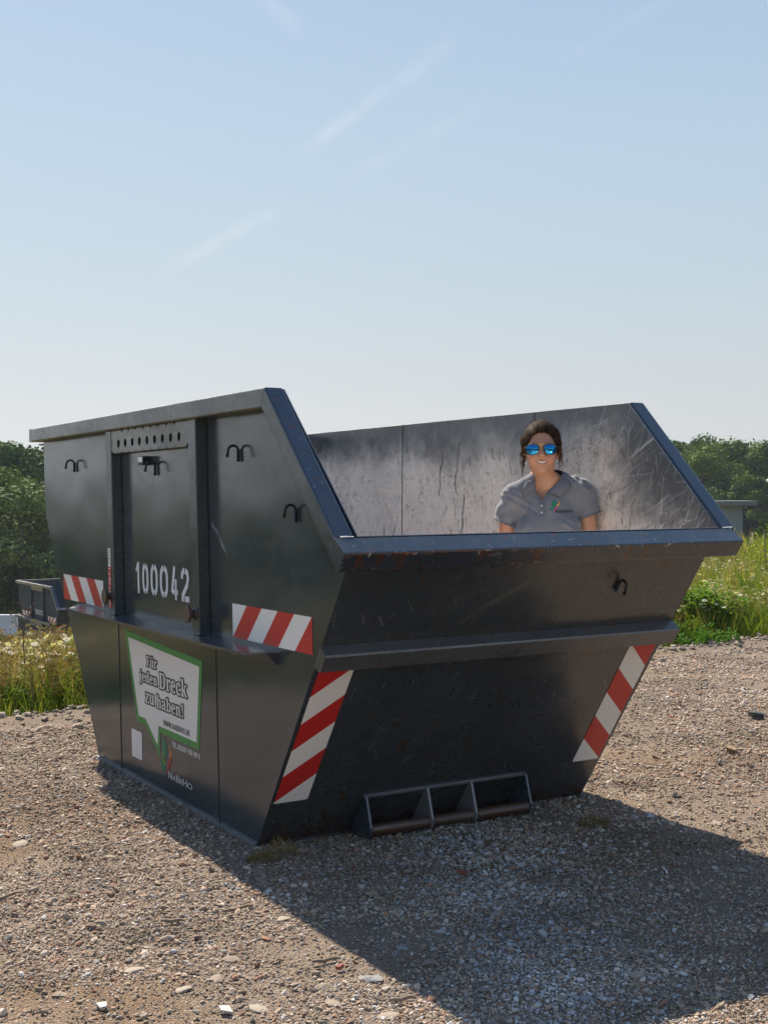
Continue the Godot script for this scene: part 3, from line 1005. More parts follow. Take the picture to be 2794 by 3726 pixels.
	sheet(mb, rr(-0.467, 0.109, -0.318, 0.246, 0.010), pl)
	part("white_label", mb.mesh(), M.sign_white, t)
	# little tracker box under the perforated plate
	mb = MB.new()
	mb.loft(PackedVector3Array([on_side(Vector2(-0.172, 1.542), 0.0005), on_side(Vector2(-0.104, 1.542), 0.0005), on_side(Vector2(-0.104, 1.584), 0.0005), on_side(Vector2(-0.172, 1.584), 0.0005)]), PackedVector3Array([on_side(Vector2(-0.172, 1.542), 0.042), on_side(Vector2(-0.104, 1.542), 0.042), on_side(Vector2(-0.104, 1.584), 0.042), on_side(Vector2(-0.172, 1.584), 0.042)]))
	var bx := part("tracker_box", mb.mesh(), M.hook, t)
	mb = MB.new()
	sheet(mb, PackedVector2Array([Vector2(-0.168, 1.556), Vector2(-0.108, 1.556), Vector2(-0.108, 1.581), Vector2(-0.168, 1.581)]), func(p): return on_side(p, 0.0432))
	part("box_label", mb.mesh(), M.white, bx)

# ---------------------------------------------------------------- ground
const E_AT := Vector2(-2.39, 7.85)           # the yard's far edge: a point (x, depth) and its directions
const E_ALONG := Vector2(0.8222, 0.5692)
const E_OUT := Vector2(-0.5692, 0.8222)

func edge_of(x: float, depth: float) -> Vector2:      # (along, beyond)
	var p := Vector2(x, depth) - E_AT
	return Vector2(p.dot(E_ALONG), p.dot(E_OUT))

func from_edge(s: float, d: float) -> Vector2:
	return E_AT + E_ALONG * s + E_OUT * d

func land(x: float, depth: float) -> float:
	var q := edge_of(x, depth)
	if q.y <= 0:
		return 0.0
	var left := 1.0 - smoothstep(-0.17, 0.10, x / maxf(depth, 0.5)) if depth > 0.5 else 1.0
	var dl := 0.128 * q.y
	var dr := maxf(0.0, q.y - 13.0) * 0.07
	var h := -minf(lerpf(dr, dl, left), 4.2 + q.y * 0.012)
	return h

func yard_height(x: float, depth: float) -> float:
	return 0.012 * M.lumps.get_noise_2d(x * 40.0, depth * 40.0) + 0.006 * M.lumps.get_noise_2d(x * 160.0 + 99.0, depth * 160.0)

func make_ground() -> void:
	M.lumps = FastNoiseLite.new()
	M.lumps.seed = 5
	M.lumps.frequency = 0.02
	# pebble picture: 2 m of ground
	var w := 1024
	var fl := func(kind: int, freq: float, sd: int) -> PackedByteArray:
		var n := FastNoiseLite.new()
		n.noise_type = FastNoiseLite.TYPE_CELLULAR
		n.cellular_return_type = kind
		n.cellular_jitter = 1.0
		n.fractal_type = FastNoiseLite.FRACTAL_NONE
		n.frequency = freq
		n.seed = sd
		var im := n.get_seamless_image(w, w)
		im.convert(Image.FORMAT_L8)
		return im.get_data()
	var d1: PackedByteArray = fl.call(FastNoiseLite.RETURN_DISTANCE2_SUB, 0.19, 3)
	var v1: PackedByteArray = fl.call(FastNoiseLite.RETURN_CELL_VALUE, 0.19, 3)
	var d2: PackedByteArray = fl.call(FastNoiseLite.RETURN_DISTANCE2_SUB, 0.32, 4)
	var big := noise_bytes(w, w, 8, 0.006, 4)
	var pal := [Color(0.30, 0.245, 0.19), Color(0.38, 0.33, 0.27), Color(0.24, 0.21, 0.18), Color(0.42, 0.36, 0.30), Color(0.27, 0.20, 0.145), Color(0.33, 0.30, 0.27), Color(0.36, 0.27, 0.20), Color(0.22, 0.21, 0.21)]
	var c := PackedByteArray()
	c.resize(w * w * 3)
	var hgt := PackedByteArray()
	hgt.resize(w * w)
	for i in w * w:
		var col: Color = pal[(v1[i] * 7 / 3) % 8]
		var e := minf(1.0, d1[i] / 90.0)
		var f := minf(1.0, d2[i] / 80.0)
		var k := 0.90 + 0.2 * (big[i] / 255.0)
		col = (Color(0.22, 0.17, 0.125).lerp(col, e * 0.8)) * k * 0.76 * Color(1.02, 0.98, 0.955)
		col = srgb(col)
		c[i * 3] = int(col.r * 255.0)
		c[i * 3 + 1] = int(col.g * 255.0)
		c[i * 3 + 2] = int(col.b * 255.0)
		hgt[i] = int(150.0 * e + 70.0 * f)
	M.yard = mat(Color.WHITE, 0.95, 0.0, 0.25)
	M.yard.albedo_texture = tex(w, w, c)
	M.yard.vertex_color_use_as_albedo = true
	M.yard.heightmap_enabled = true
	M.yard.heightmap_texture = tex(w, w, hgt, Image.FORMAT_L8)
	M.yard.heightmap_scale = 1.0
	M.yard.uv1_scale = Vector3(0.5, 0.5, 1)
	var tint := FastNoiseLite.new()
	tint.seed = 21
	tint.frequency = 0.5
	tint.fractal_octaves = 3
	# the yard: a grid along its far edge
	var ns := 380
	var nd := 190
	var v := PackedVector3Array()
	var uv := PackedVector2Array()
	var co := PackedColorArray()
	var ix := PackedInt32Array()
	for j in nd + 1:
		var d := 0.55 - 17.5 * float(j) / nd
		for i in ns + 1:
			var s := -13.0 + 33.0 * float(i) / ns
			var p := from_edge(s, d)
			var y := yard_height(p.x, p.y)
			if d > -0.35:
				y += 0.035 * smoothstep(-0.35, -0.05, d) - 0.16 * smoothstep(0.0, 0.5, d)
			v.append(Vector3(p.x, y, -p.y))
			uv.append(Vector2(p.x, -p.y))
			var k := tint.get_noise_2d(p.x, p.y)
			var base := Color(1.06, 1.03, 1.0).lerp(Color(0.82, 0.72, 0.58), smoothstep(0.05, 0.45, k) * 0.8)
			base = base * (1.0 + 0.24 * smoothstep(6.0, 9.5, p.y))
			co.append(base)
			if i < ns and j < nd:
				var a := j * (ns + 1) + i
				ix.append_array(PackedInt32Array([a, a + 1, a + ns + 2, a, a + ns + 2, a + ns + 1]))
	var arr := []
	arr.resize(Mesh.ARRAY_MAX)
	arr[Mesh.ARRAY_VERTEX] = v
	arr[Mesh.ARRAY_TEX_UV] = uv
	arr[Mesh.ARRAY_COLOR] = co
	arr[Mesh.ARRAY_INDEX] = ix
	var am := ArrayMesh.new()
	am.add_surface_from_arrays(Mesh.PRIMITIVE_TRIANGLES, arr)
	var st := SurfaceTool.new()
	st.create_from(am, 0)
	st.generate_normals()
	struct("gravel_yard", st.commit(), M.yard)
	# the land all round, to the horizon
	v = PackedVector3Array()
	ix = PackedInt32Array()
	co = PackedColorArray()
	var rings := 110
	var secs := 180
	for j in rings + 1:
		var r := 0.4 * pow(900.0 / 0.4, float(j) / rings)
		for i in secs + 1:
			var g := TAU * i / secs
			var x := r * sin(g)
			var dp := r * cos(g)
			var q := edge_of(x, dp)
			v.append(Vector3(x, land(x, dp) - (0.12 if q.y < 0.3 else 0.02), -dp))
			co.append(Color(0.085, 0.095, 0.03).lerp(Color(0.20, 0.16, 0.08), clampf(0.5 + tint.get_noise_2d(x * 0.4, dp * 0.4), 0, 1)))
			if i < secs and j < rings:
				var a := j * (secs + 1) + i
				ix.append_array(PackedInt32Array([a, a + secs + 2, a + 1, a, a + secs + 1, a + secs + 2]))
	arr = []
	arr.resize(Mesh.ARRAY_MAX)
	arr[Mesh.ARRAY_VERTEX] = v
	arr[Mesh.ARRAY_COLOR] = co
	arr[Mesh.ARRAY_INDEX] = ix
	am = ArrayMesh.new()
	am.add_surface_from_arrays(Mesh.PRIMITIVE_TRIANGLES, arr)
	st = SurfaceTool.new()
	st.create_from(am, 0)
	st.generate_normals()
	M.soil = mat(Color.WHITE, 0.95, 0.0, 0.2)
	M.soil.vertex_color_use_as_albedo = true
	struct("meadow_ground", st.commit(), M.soil)

func stone_mesh(sd: int, detail: int, flat: float) -> ArrayMesh:
	rng.seed = sd
	var s := SphereMesh.new()
	s.radius = 1.0
	s.height = 2.0
	s.radial_segments = 5 + detail * 3
	s.rings = 2 + detail * 2
	var a := s.get_mesh_arrays()
	var n := FastNoiseLite.new()
	n.seed = sd
	n.frequency = 0.55
	n.fractal_octaves = 2
	var p: PackedVector3Array = a[Mesh.ARRAY_VERTEX]
	var planes := []
	for k in 5:
		planes.append([Vector3(rng.randfn(), rng.randfn(), rng.randfn()).normalized(), 0.62 + 0.25 * rng.randf()])
	for i in p.size():
		var q := p[i] * (1.0 + 0.35 * n.get_noise_3dv(p[i] * 1.6))
		for f in planes:
			var over: float = q.dot(f[0]) - f[1]
			if over > 0:
				q -= f[0] * over * 0.85
		p[i] = q * Vector3(1.0, flat, 0.78)
	var mb := MB.new()
	var ix: PackedInt32Array = a[Mesh.ARRAY_INDEX]
	for i in range(0, ix.size(), 3):
		if p[ix[i]].distance_squared_to(p[ix[i + 1]]) > 1e-6 and p[ix[i + 2]].distance_squared_to(p[ix[i + 1]]) > 1e-6 and p[ix[i]].distance_squared_to(p[ix[i + 2]]) > 1e-6:
			mb.tri(p[ix[i]], p[ix[i + 1]], p[ix[i + 2]])
	return mb.mesh()

func stone_color() -> Color:
	var g := rng.randf()
	var k := 0.8 + 0.4 * rng.randf()
	var c: Color
	if g < 0.46:
		c = Color(0.41, 0.325, 0.245)
	elif g < 0.64:
		c = Color(0.31, 0.255, 0.20)
	elif g < 0.77:
		c = Color(0.53, 0.46, 0.38)
	elif g < 0.82:
		c = Color(0.27, 0.255, 0.235)
	elif g < 0.90:
		c = Color(0.36, 0.21, 0.145)
	elif g < 0.97:
		c = Color(0.185, 0.15, 0.12)
	else:
		c = Color(0.60, 0.57, 0.53)
	k *= 0.76
	return Color(c.r * k * 1.02, c.g * k * 0.98, c.b * k * 0.955)

func in_skip(x: float, depth: float, grow := 0.0) -> bool:
	var p := Vector2(x + 0.31246, depth - 6.30017)
	var u := p.x * sin(YAW) - p.y * cos(YAW)
	var w := -p.x * cos(YAW) - p.y * sin(YAW)
	return absf(u) < 0.99 + grow and absf(w) < 0.81 + grow

func scatter_gravel(count: int) -> void:
	M.pebble = mat(Color.WHITE, 0.9, 0.0, 0.3)
	M.pebble.vertex_color_use_as_albedo = true
	var bufs := []
	for k in 4:
		bufs.append(PackedFloat32Array())
	rng.seed = 4242
	var pale := FastNoiseLite.new()
	pale.seed = 12
	pale.frequency = 1.1
	var patch := FastNoiseLite.new()
	patch.seed = 41
	patch.frequency = 0.6
	patch.fractal_octaves = 3
	for i in count:
		var f := rng.randf()
		var depth := 2.7 * pow(15.0 / 2.7, pow(f, 1.0))
		var half := 0.31 * depth + 0.9
		var x := rng.randf_range(-half, half)
		var q := edge_of(x, depth)
		if q.y > 0.12 or in_skip(x, depth, -0.06):
			continue
		var bd := 99.0
		if depth < 6.0:
			var bt := clampf((depth - 3.25) / 1.75, -0.2, 1.1)
			bd = x - lerpf(0.50, 0.30, bt) + 0.10 * pale.get_noise_2d(x * 2.0, depth * 2.0)
		var bare := smoothstep(0.12, 0.4, patch.get_noise_2d(x, depth))
		if bd > 0.35 and bd < 3.0:
			bare = maxf(bare, 0.75 * smoothstep(0.35, 0.8, bd))
		if rng.randf() < bare * 0.75:
			continue
		var r := 0.0035 * exp(rng.randfn() * 0.52) * pow(maxf(depth, 3.0) / 4.0, 0.5)
		r = clampf(r, 0.002, 0.019)
		var col := stone_color()
		var white := 0.38 * exp(-pow(bd / 0.22, 2.0)) + 0.10 * exp(-pow(bd / 0.9, 2.0)) + 0.05 * smoothstep(0.1, 0.5, pale.get_noise_2d(x * 1.3, depth))
		if rng.randf() < white:
			col = Color(0.40, 0.39, 0.385) * (0.6 + 0.6 * rng.randf())
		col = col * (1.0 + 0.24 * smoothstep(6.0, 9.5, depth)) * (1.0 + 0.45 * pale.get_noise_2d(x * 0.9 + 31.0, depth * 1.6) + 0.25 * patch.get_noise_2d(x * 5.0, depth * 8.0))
		var b := Basis.from_euler(Vector3(rng.randfn(0, 0.35), rng.randf() * TAU, rng.randfn(0, 0.35))).scaled_local(Vector3(r * rng.randf_range(0.8, 1.5), r * rng.randf_range(0.55, 1.0), r))
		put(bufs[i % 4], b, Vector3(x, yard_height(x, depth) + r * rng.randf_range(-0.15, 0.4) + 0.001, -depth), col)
	for k in 4:
		stuff("gravel", "loose grey and beige gravel covering the yard", "gravel", stone_mesh(100 + k, 0, 0.7), M.pebble, bufs[k])
	# coarse stones heaped along the meadow's edge
	var buf := PackedFloat32Array()
	rng.seed = 99
	for i in 2600:
		var s := rng.randf_range(-2.5, 11.0)
		var d := rng.randfn(0.0, 0.10) - 0.05
		if rng.randf() < 0.4:
			d = -0.6 * rng.randf()
		var p := from_edge(s, d)
		var r := clampf(0.0105 * exp(rng.randfn() * 0.5), 0.005, 0.038)
		var col := stone_color().lerp(Color(0.30, 0.255, 0.205), 0.5)
		var b := Basis.from_euler(Vector3(rng.randfn(0, 0.3), rng.randf() * TAU, rng.randfn(0, 0.3))).scaled_local(Vector3(r * 1.3, r * 0.8, r))
		put(buf, b, Vector3(p.x, yard_height(p.x, p.y) + 0.035 * smoothstep(-0.35, -0.05, d) + r * 0.25, -p.y), col)
	stuff("edge_stones", "low bank of coarse stones where the gravel meets the meadow", "stones", stone_mesh(120, 1, 0.7), M.pebble, buf)

func ground_at(px: float, py: float) -> Vector3:      # the ground under a point seen at (px, py) of a 1659 x 2212 picture
	var f := 4620.891 / 1.68415
	var x3 := (px - 829.5) / f
	var y3 := -(py - 1106.0) / f
	var cr := cos(-0.0058478)
	var sr := sin(-0.0058478)
	var x := cr * x3 - sr * y3
	var y2 := sr * x3 + cr * y3
	var c := cos(-0.0135209)
	var s := sin(-0.0135209)
	var y := c * y2 + s
	var z := -s * y2 + c
	var t := -1.4 / y
	return Vector3(x * t, 0, -z * t)

func make_debris() -> void:
	# bigger flat stones
	var protos := [stone_mesh(201, 2, 0.32), stone_mesh(202, 2, 0.42), stone_mesh(203, 2, 0.30)]
	var mats := [mat(lin(0.27, 0.22, 0.175), 0.95, 0.0, 0.2), mat(lin(0.31, 0.265, 0.215), 0.95, 0.0, 0.2), mat(lin(0.23, 0.23, 0.225), 0.95, 0.0, 0.2), mat(lin(0.22, 0.18, 0.15), 0.95, 0.0, 0.2)]
	var list := [[803, 2118, 0.075, 2], [925, 2085, 0.06, 3], [870, 2050, 0.045, 2], [1375, 2105, 0.05, 1], [610, 1985, 0.055, 1], [290, 2095, 0.06, 1], [45, 1825, 0.075, 1], [360, 2030, 0.05, 0], [720, 2170, 0.06, 0], [500, 2075, 0.05, 0], [1270, 2160, 0.05, 2], [1050, 2140, 0.05, 3], [620, 1965, 0.04, 1], [700, 2130, 0.045, 0], [1105, 1835, 0.04, 1], [470, 2115, 0.055, 0], [560, 2180, 0.06, 1], [130, 2150, 0.05, 0], [1210, 2005, 0.045, 1], [1460, 2150, 0.04, 2], [840, 2200, 0.06, 0], [395, 2140, 0.05, 1], [950, 2120, 0.05, 3], [1085, 1900, 0.035, 1], [1330, 2085, 0.035, 2], [1545, 1780, 0.05, 1], [1600, 1880, 0.06, 0], [1500, 1620, 0.05, 1], [240, 1850, 0.045, 0], [110, 1950, 0.05, 0]]
	rng.seed = 300
	var told := {}
	for q in list:
		var p := ground_at(q[0], q[1])
		var o := part("flat_stone", protos[rng.randi() % 3], mats[q[3]], self)
		var where: String = ["at the far left", "left of the shadow", "left of centre", "at the centre", "right of centre", "at the right"][clampi(int(q[0] / 277.0), 0, 5)]
		var row: String = "near the photo's bottom edge" if q[1] > 2120 else ("low on the gravel" if q[1] > 2030 else ("half way down the gravel" if q[1] > 1900 else "level with the skip's base"))
		var lb := "%s flat stone %s, %s" % [["beige", "pale", "grey", "brown"][q[3]], where, row]
		if told.has(lb):
			lb += ", %s one" % ("the larger" if q[2] > told[lb] else "the smaller")
		told[lb] = q[2]
		tag(o, lb, "stone", "flat stones on the gravel")
		var r: float = q[2] * 0.55
		o.transform = Transform3D(Basis.from_euler(Vector3(rng.randfn(0, 0.1), rng.randf() * TAU, rng.randfn(0, 0.1))).scaled_local(Vector3(r, r * 0.8, r)), p + Vector3(0, yard_height(p.x, -p.z) + r * 0.04, 0))
	# scraps
	var scrap_mat := mat(lin(0.34, 0.335, 0.325), 0.7)
	var scrap := func(called: String, label: String, cat: String, px: float, py: float, poly: Array, sc: float, m: Material, th: float) -> void:
		var p := ground_at(px, py)
		var pv := PackedVector2Array()
		for s in poly:
			pv.append(Vector2(s[0], s[1]) * sc)
		var mb := MB.new()
		slab(mb, pv, func(k): return Vector3(k.x, th + 0.10 * sc * sin(k.x / sc * 3.0), k.y), func(k): return Vector3(k.x, 0.10 * sc * sin(k.x / sc * 3.0), k.y))
		var o := part(called, mb.mesh(), m, self)
		tag(o, label, cat)
		o.position = p + Vector3(0, yard_height(p.x, -p.z) + 0.010, 0)
		o.rotation = Vector3(rng.randfn(0, 0.08), rng.randf() * 3.0, rng.randfn(0, 0.08))
	scrap.call("paper_scrap", "white scrap just inside the shadow's right edge", "scrap", 1405, 1768, [[-1, -0.4], [0.8, -0.5], [1.1, 0.1], [0.7, 0.5], [-0.9, 0.45]], 0.028, scrap_mat, 0.004)
	scrap.call("paper_scrap", "white chip in the shadow below the tipping bar", "scrap", 1127, 1878, [[-0.8, -0.5], [0.6, -0.6], [1, 0.2], [-0.3, 0.6]], 0.020, scrap_mat, 0.006)
	scrap.call("paper_scrap", "white triangular chip at the bottom left edge of the gravel", "scrap", 222, 2185, [[-0.5, -1], [0.7, -0.2], [0.2, 1], [-0.6, 0.6]], 0.020, scrap_mat, 0.006)
	scrap.call("paper_scrap", "pair of white chips near the bottom of the sunlit gravel", "scrap", 490, 2192, [[-1, -0.3], [0.2, -0.7], [1.1, 0.1], [0.1, 0.6]], 0.026, scrap_mat, 0.006)
	scrap.call("plastic_strip", "curled pale strip lying in the shadow at the right", "scrap", 1435, 1888, [[-1.6, -0.1], [0, 0.12], [1.5, -0.1], [1.6, 0.1], [0, 0.35], [-1.5, 0.15]], 0.024, mat(lin(0.55, 0.55, 0.55), 0.5), 0.004)
	scrap.call("plastic_scrap", "dark scrap on the sunlit gravel at the right edge", "scrap", 1634, 1552, [[-1, -0.4], [0.3, -0.7], [1.1, 0], [0.2, 0.5], [-0.7, 0.5]], 0.05, mat(lin(0.02, 0.025, 0.03), 0.5), 0.03)
	scrap.call("brick_shard", "red brick shard in the shadow nearest the shadow's corner", "brick piece", 1000, 1792 + 100, [[-1, -0.5], [0.8, -0.6], [1, 0.4], [-0.5, 0.7]], 0.022, mat(lin(0.20, 0.06, 0.042), 0.9), 0.012)
	scrap.call("brick_shard", "red brick crumb on the sunlit gravel beside the shadow edge", "brick piece", 735, 2098, [[-1, -0.5], [0.8, -0.4], [0.9, 0.4], [-0.5, 0.6]], 0.013, mat(lin(0.22, 0.075, 0.05), 0.9), 0.010)
	scrap.call("clay_lump", "brown lump on the gravel at the right edge", "lump", 1580, 1630, [[-1, -0.5], [0.4, -0.8], [1, 0.1], [0.2, 0.8], [-0.8, 0.4]], 0.034, mat(lin(0.22, 0.15, 0.09), 0.95), 0.025)
	var bark := mat(lin(0.20, 0.15, 0.105), 0.9)
	for q in [["weathered grey stick lying on the gravel left of the shadow edge", 515, 1968, 0.09, 0.6], ["thin twig at the left edge of the gravel", 12, 1945, 0.11, 0.9], ["short brown twig on the sunlit gravel near the bottom", 870, 2135 + 35, 0.06, 0.3], ["dark splinter beside the red brick crumb", 705, 2080, 0.07, 0.35], ["short dark stick on the sunlit gravel below the left corner", 375, 1998, 0.06, 0.05]]:
		var p := ground_at(q[1], q[2])
		var mb := MB.new()
		var pts := PackedVector3Array()
		for i in 6:
			pts.append(Vector3((i / 5.0 - 0.5) * 1.3 * q[3], 0.002 * sin(i * 2.1), 0.003 * sin(i * 1.3)))
		mb.tube(pts, PackedFloat32Array([0.004, 0.006, 0.0065, 0.006, 0.005, 0.002]), 6)
		var o := part("twig", mb.mesh(true), bark, self)
		tag(o, q[0], "twig")
		o.position = p + Vector3(0, yard_height(p.x, -p.z) + 0.012, 0)
		o.rotation.y = q[4]
	# dry moss by the skip's corner
	var moss := mat(Color.WHITE, 0.95, 0.0, 0.1)
	moss.vertex_color_use_as_albedo = true
	var n := 0
	for q in [["brown tuft of dry moss in front of the skip's near bottom corner", 606, 1852, 0.075, 0.085], ["small brown tuft of dry moss against the skip's low end", 682, 1806, 0.04, 0.05], ["flat olive moss patch left of the brown moss tuft", 565, 1862, 0.06, 0.025], ["low brown moss mound in the shadow right of the tipping bar", 1285, 1782, 0.075, 0.05]]:
		var p := ground_at(q[1], q[2])
		var mb := MB.new()
		mb.use_col = true
		rng.seed = 500 + n
		n += 1
		for i in 900:
			var g := rng.randf() * TAU
			var rad := sqrt(rng.randf())
			var base := Vector3(cos(g) * rad * q[3], 0, sin(g) * rad * q[3])
			base.y = q[4] * (1 - rad * rad) * rng.randf_range(0.3, 1.0) * (0.7 + 0.5 * sin(g * 3.0 + 1.0))
			var dir := Vector3(rng.randfn(), absf(rng.randfn()) + 0.3, rng.randfn()).normalized() * rng.randf_range(0.006, 0.018)
			var sd := Vector3(rng.randfn(), rng.randfn(), rng.randfn()).normalized() * 0.0016
			mb.c = Color(0.26, 0.17, 0.075).lerp(Color(0.15, 0.12, 0.045), rng.randf())
			mb.tri(base - sd, base + sd, base + dir)
		var o := part("moss_clump", mb.mesh(), moss, self)
		tag(o, q[0], "moss")
		o.position = p + Vector3(0, yard_height(p.x, -p.z), 0)

# ---------------------------------------------------------------- plants
func leafy_mat() -> StandardMaterial3D:
	var m := mat(Color.WHITE, 0.75, 0.0, 0.2)
	m.vertex_color_use_as_albedo = true
	m.backlight_enabled = true
	m.backlight = Color(0.85, 0.85, 0.6)
	m.albedo_color = srgb(Color(0.98, 0.96, 0.90))
	return m

func blade(mb: MB, base: Vector3, lean: Vector3, h: float, w: float, bend: float) -> void:
	var side := lean.cross(Vector3.UP).normalized()
	if side.length() < 0.1:
		side = Vector3.RIGHT
	side = side.rotated(Vector3.UP, rng.randfn(0, 0.8)) * w
	var last := base
	for k in 3:
		var f := (k + 1) / 3.0
		var p := base + Vector3.UP * h * (f - 0.25 * bend * f * f) + lean * h * (f * 0.35 + bend * f * f)
		var w0 := side * (1.0 - (k / 3.0) * 0.8)
		var w1 := side * (1.0 - f * 0.8)
		if k == 2:
			mb.tri(last - w0, last + w0, p)
		else:
			mb.quad(last - w0, last + w0, p + w1, p - w1)
		last = p

func tuft_mesh(sd: int, n: int, spread: float, w: float, bend: float) -> ArrayMesh:
	rng.seed = sd
	var mb := MB.new()
	for i in n:
		var g := rng.randf() * TAU
		var o := Vector3(cos(g), 0, sin(g)) * spread * sqrt(rng.randf())
		var lean := Vector3(cos(g + rng.randfn(0, 0.7)), 0, sin(g + rng.randfn(0, 0.7)))
		blade(mb, o, lean, rng.randf_range(0.55, 1.0), w * rng.randf_range(0.6, 1.2), rng.randf_range(0.0, bend))
	return mb.mesh()

func leaf(mb: MB, p: Vector3, dir: Vector3, l: float, w: float) -> void:
	var side := dir.cross(Vector3.UP)
	side = (side.normalized() if side.length() > 0.05 else Vector3.RIGHT) * w
	var mid := p + dir * l * 0.45 + Vector3.UP * l * 0.06
	var tip := p + dir * l - Vector3.UP * l * 0.18
	mb.tri(p, mid - side, mid + Vector3.DOWN * w * 0.3)
	mb.tri(p, mid + Vector3.DOWN * w * 0.3, mid + side)
	mb.tri(mid - side, tip, mid + Vector3.DOWN * w * 0.3)
	mb.tri(mid + Vector3.DOWN * w * 0.3, tip, mid + side)

func leafy_mesh(sd: int, stems: int, spread: float, h: float, ll: float, per: int, c0: Color, c1: Color) -> ArrayMesh:
	rng.seed = sd
	var mb := MB.new()
	mb.use_col = true
	for s in stems:
		var g := rng.randf() * TAU
		var r := sqrt(rng.randf())
		var base := Vector3(cos(g), 0, sin(g)) * spread * r * 0.7
		var top := Vector3(cos(g), 0, sin(g)) * spread * r + Vector3.UP * h * rng.randf_range(0.55, 1.0) * (1.0 - 0.35 * r * r) + Vector3(rng.randfn(), 0, rng.randfn()) * spread * 0.08
		mb.c = c0 * 0.8
		var sd2 := Vector3(0.004, 0, 0)
		mb.tri(base - sd2, base + sd2, top)
		for k in per:
			var f := rng.randf_range(0.2, 1.0)
			var p := base.lerp(top, f)
			var a := k * 2.4 + rng.randf()
			var dir := Vector3(cos(a), rng.randf_range(0.1, 0.9), sin(a)).normalized()
			mb.c = c0.lerp(c1, rng.randf())
			leaf(mb, p, dir, ll * rng.randf_range(0.6, 1.2), ll * 0.17)
	return mb.mesh()

func flower_mesh(sd: int, petals: bool, heads: int) -> ArrayMesh:
	rng.seed = sd
	var mb := MB.new()
	mb.use_col = true
	for k in heads:
		var top := Vector3(rng.randfn(0, 0.10), rng.randf_range(0.8, 1.0), rng.randfn(0, 0.10))
		mb.c = Color(0.10, 0.12, 0.03)
		var fork := Vector3(0, 0.45, 0)
		mb.quad(Vector3(-0.004, 0, 0), Vector3(0.004, 0, 0), fork + Vector3(0.003, 0, 0), fork - Vector3(0.003, 0, 0))
		mb.quad(fork - Vector3(0.003, 0, 0), fork + Vector3(0.003, 0, 0), top + Vector3(0.002, 0, 0), top - Vector3(0.002, 0, 0))
		var n := Vector3(rng.randfn(0, 0.5), 1.0, rng.randfn(0, 0.5)).normalized()
		var a := n.cross(Vector3(0.3, 0.1, 0.9)).normalized()
		var b := n.cross(a)
		if petals:
			for i in 9:
				var g := TAU * i / 9.0
				var g2 := TAU * (i + 0.85) / 9.0
				mb.c = Color(0.74, 0.72, 0.66)
				mb.tri(top, top + (a * cos(g) + b * sin(g)) * 0.033, top + (a * cos(g2) + b * sin(g2)) * 0.033)
			for i in 5:
				mb.c = Color(0.60, 0.36, 0.02)
				var g := TAU * i / 5.0
				var g2 := TAU * (i + 1) / 5.0
				mb.tri(top + n * 0.007, top + n * 0.002 + (a * cos(g) + b * sin(g)) * 0.011, top + n * 0.002 + (a * cos(g2) + b * sin(g2)) * 0.011)
		else:
			for i in 14:
				var q := top + Vector3(rng.randfn(0, 0.018), rng.randfn(0, 0.012), rng.randfn(0, 0.018))
				mb.c = Color(0.72, 0.70, 0.62)
				var u := Vector3(rng.randfn(), rng.randfn(), rng.randfn()).normalized() * 0.012
				var w := Vector3(rng.randfn(), rng.randfn(), rng.randfn()).normalized() * 0.012
				mb.tri(q + u, q + w, q - u)
	return mb.mesh()

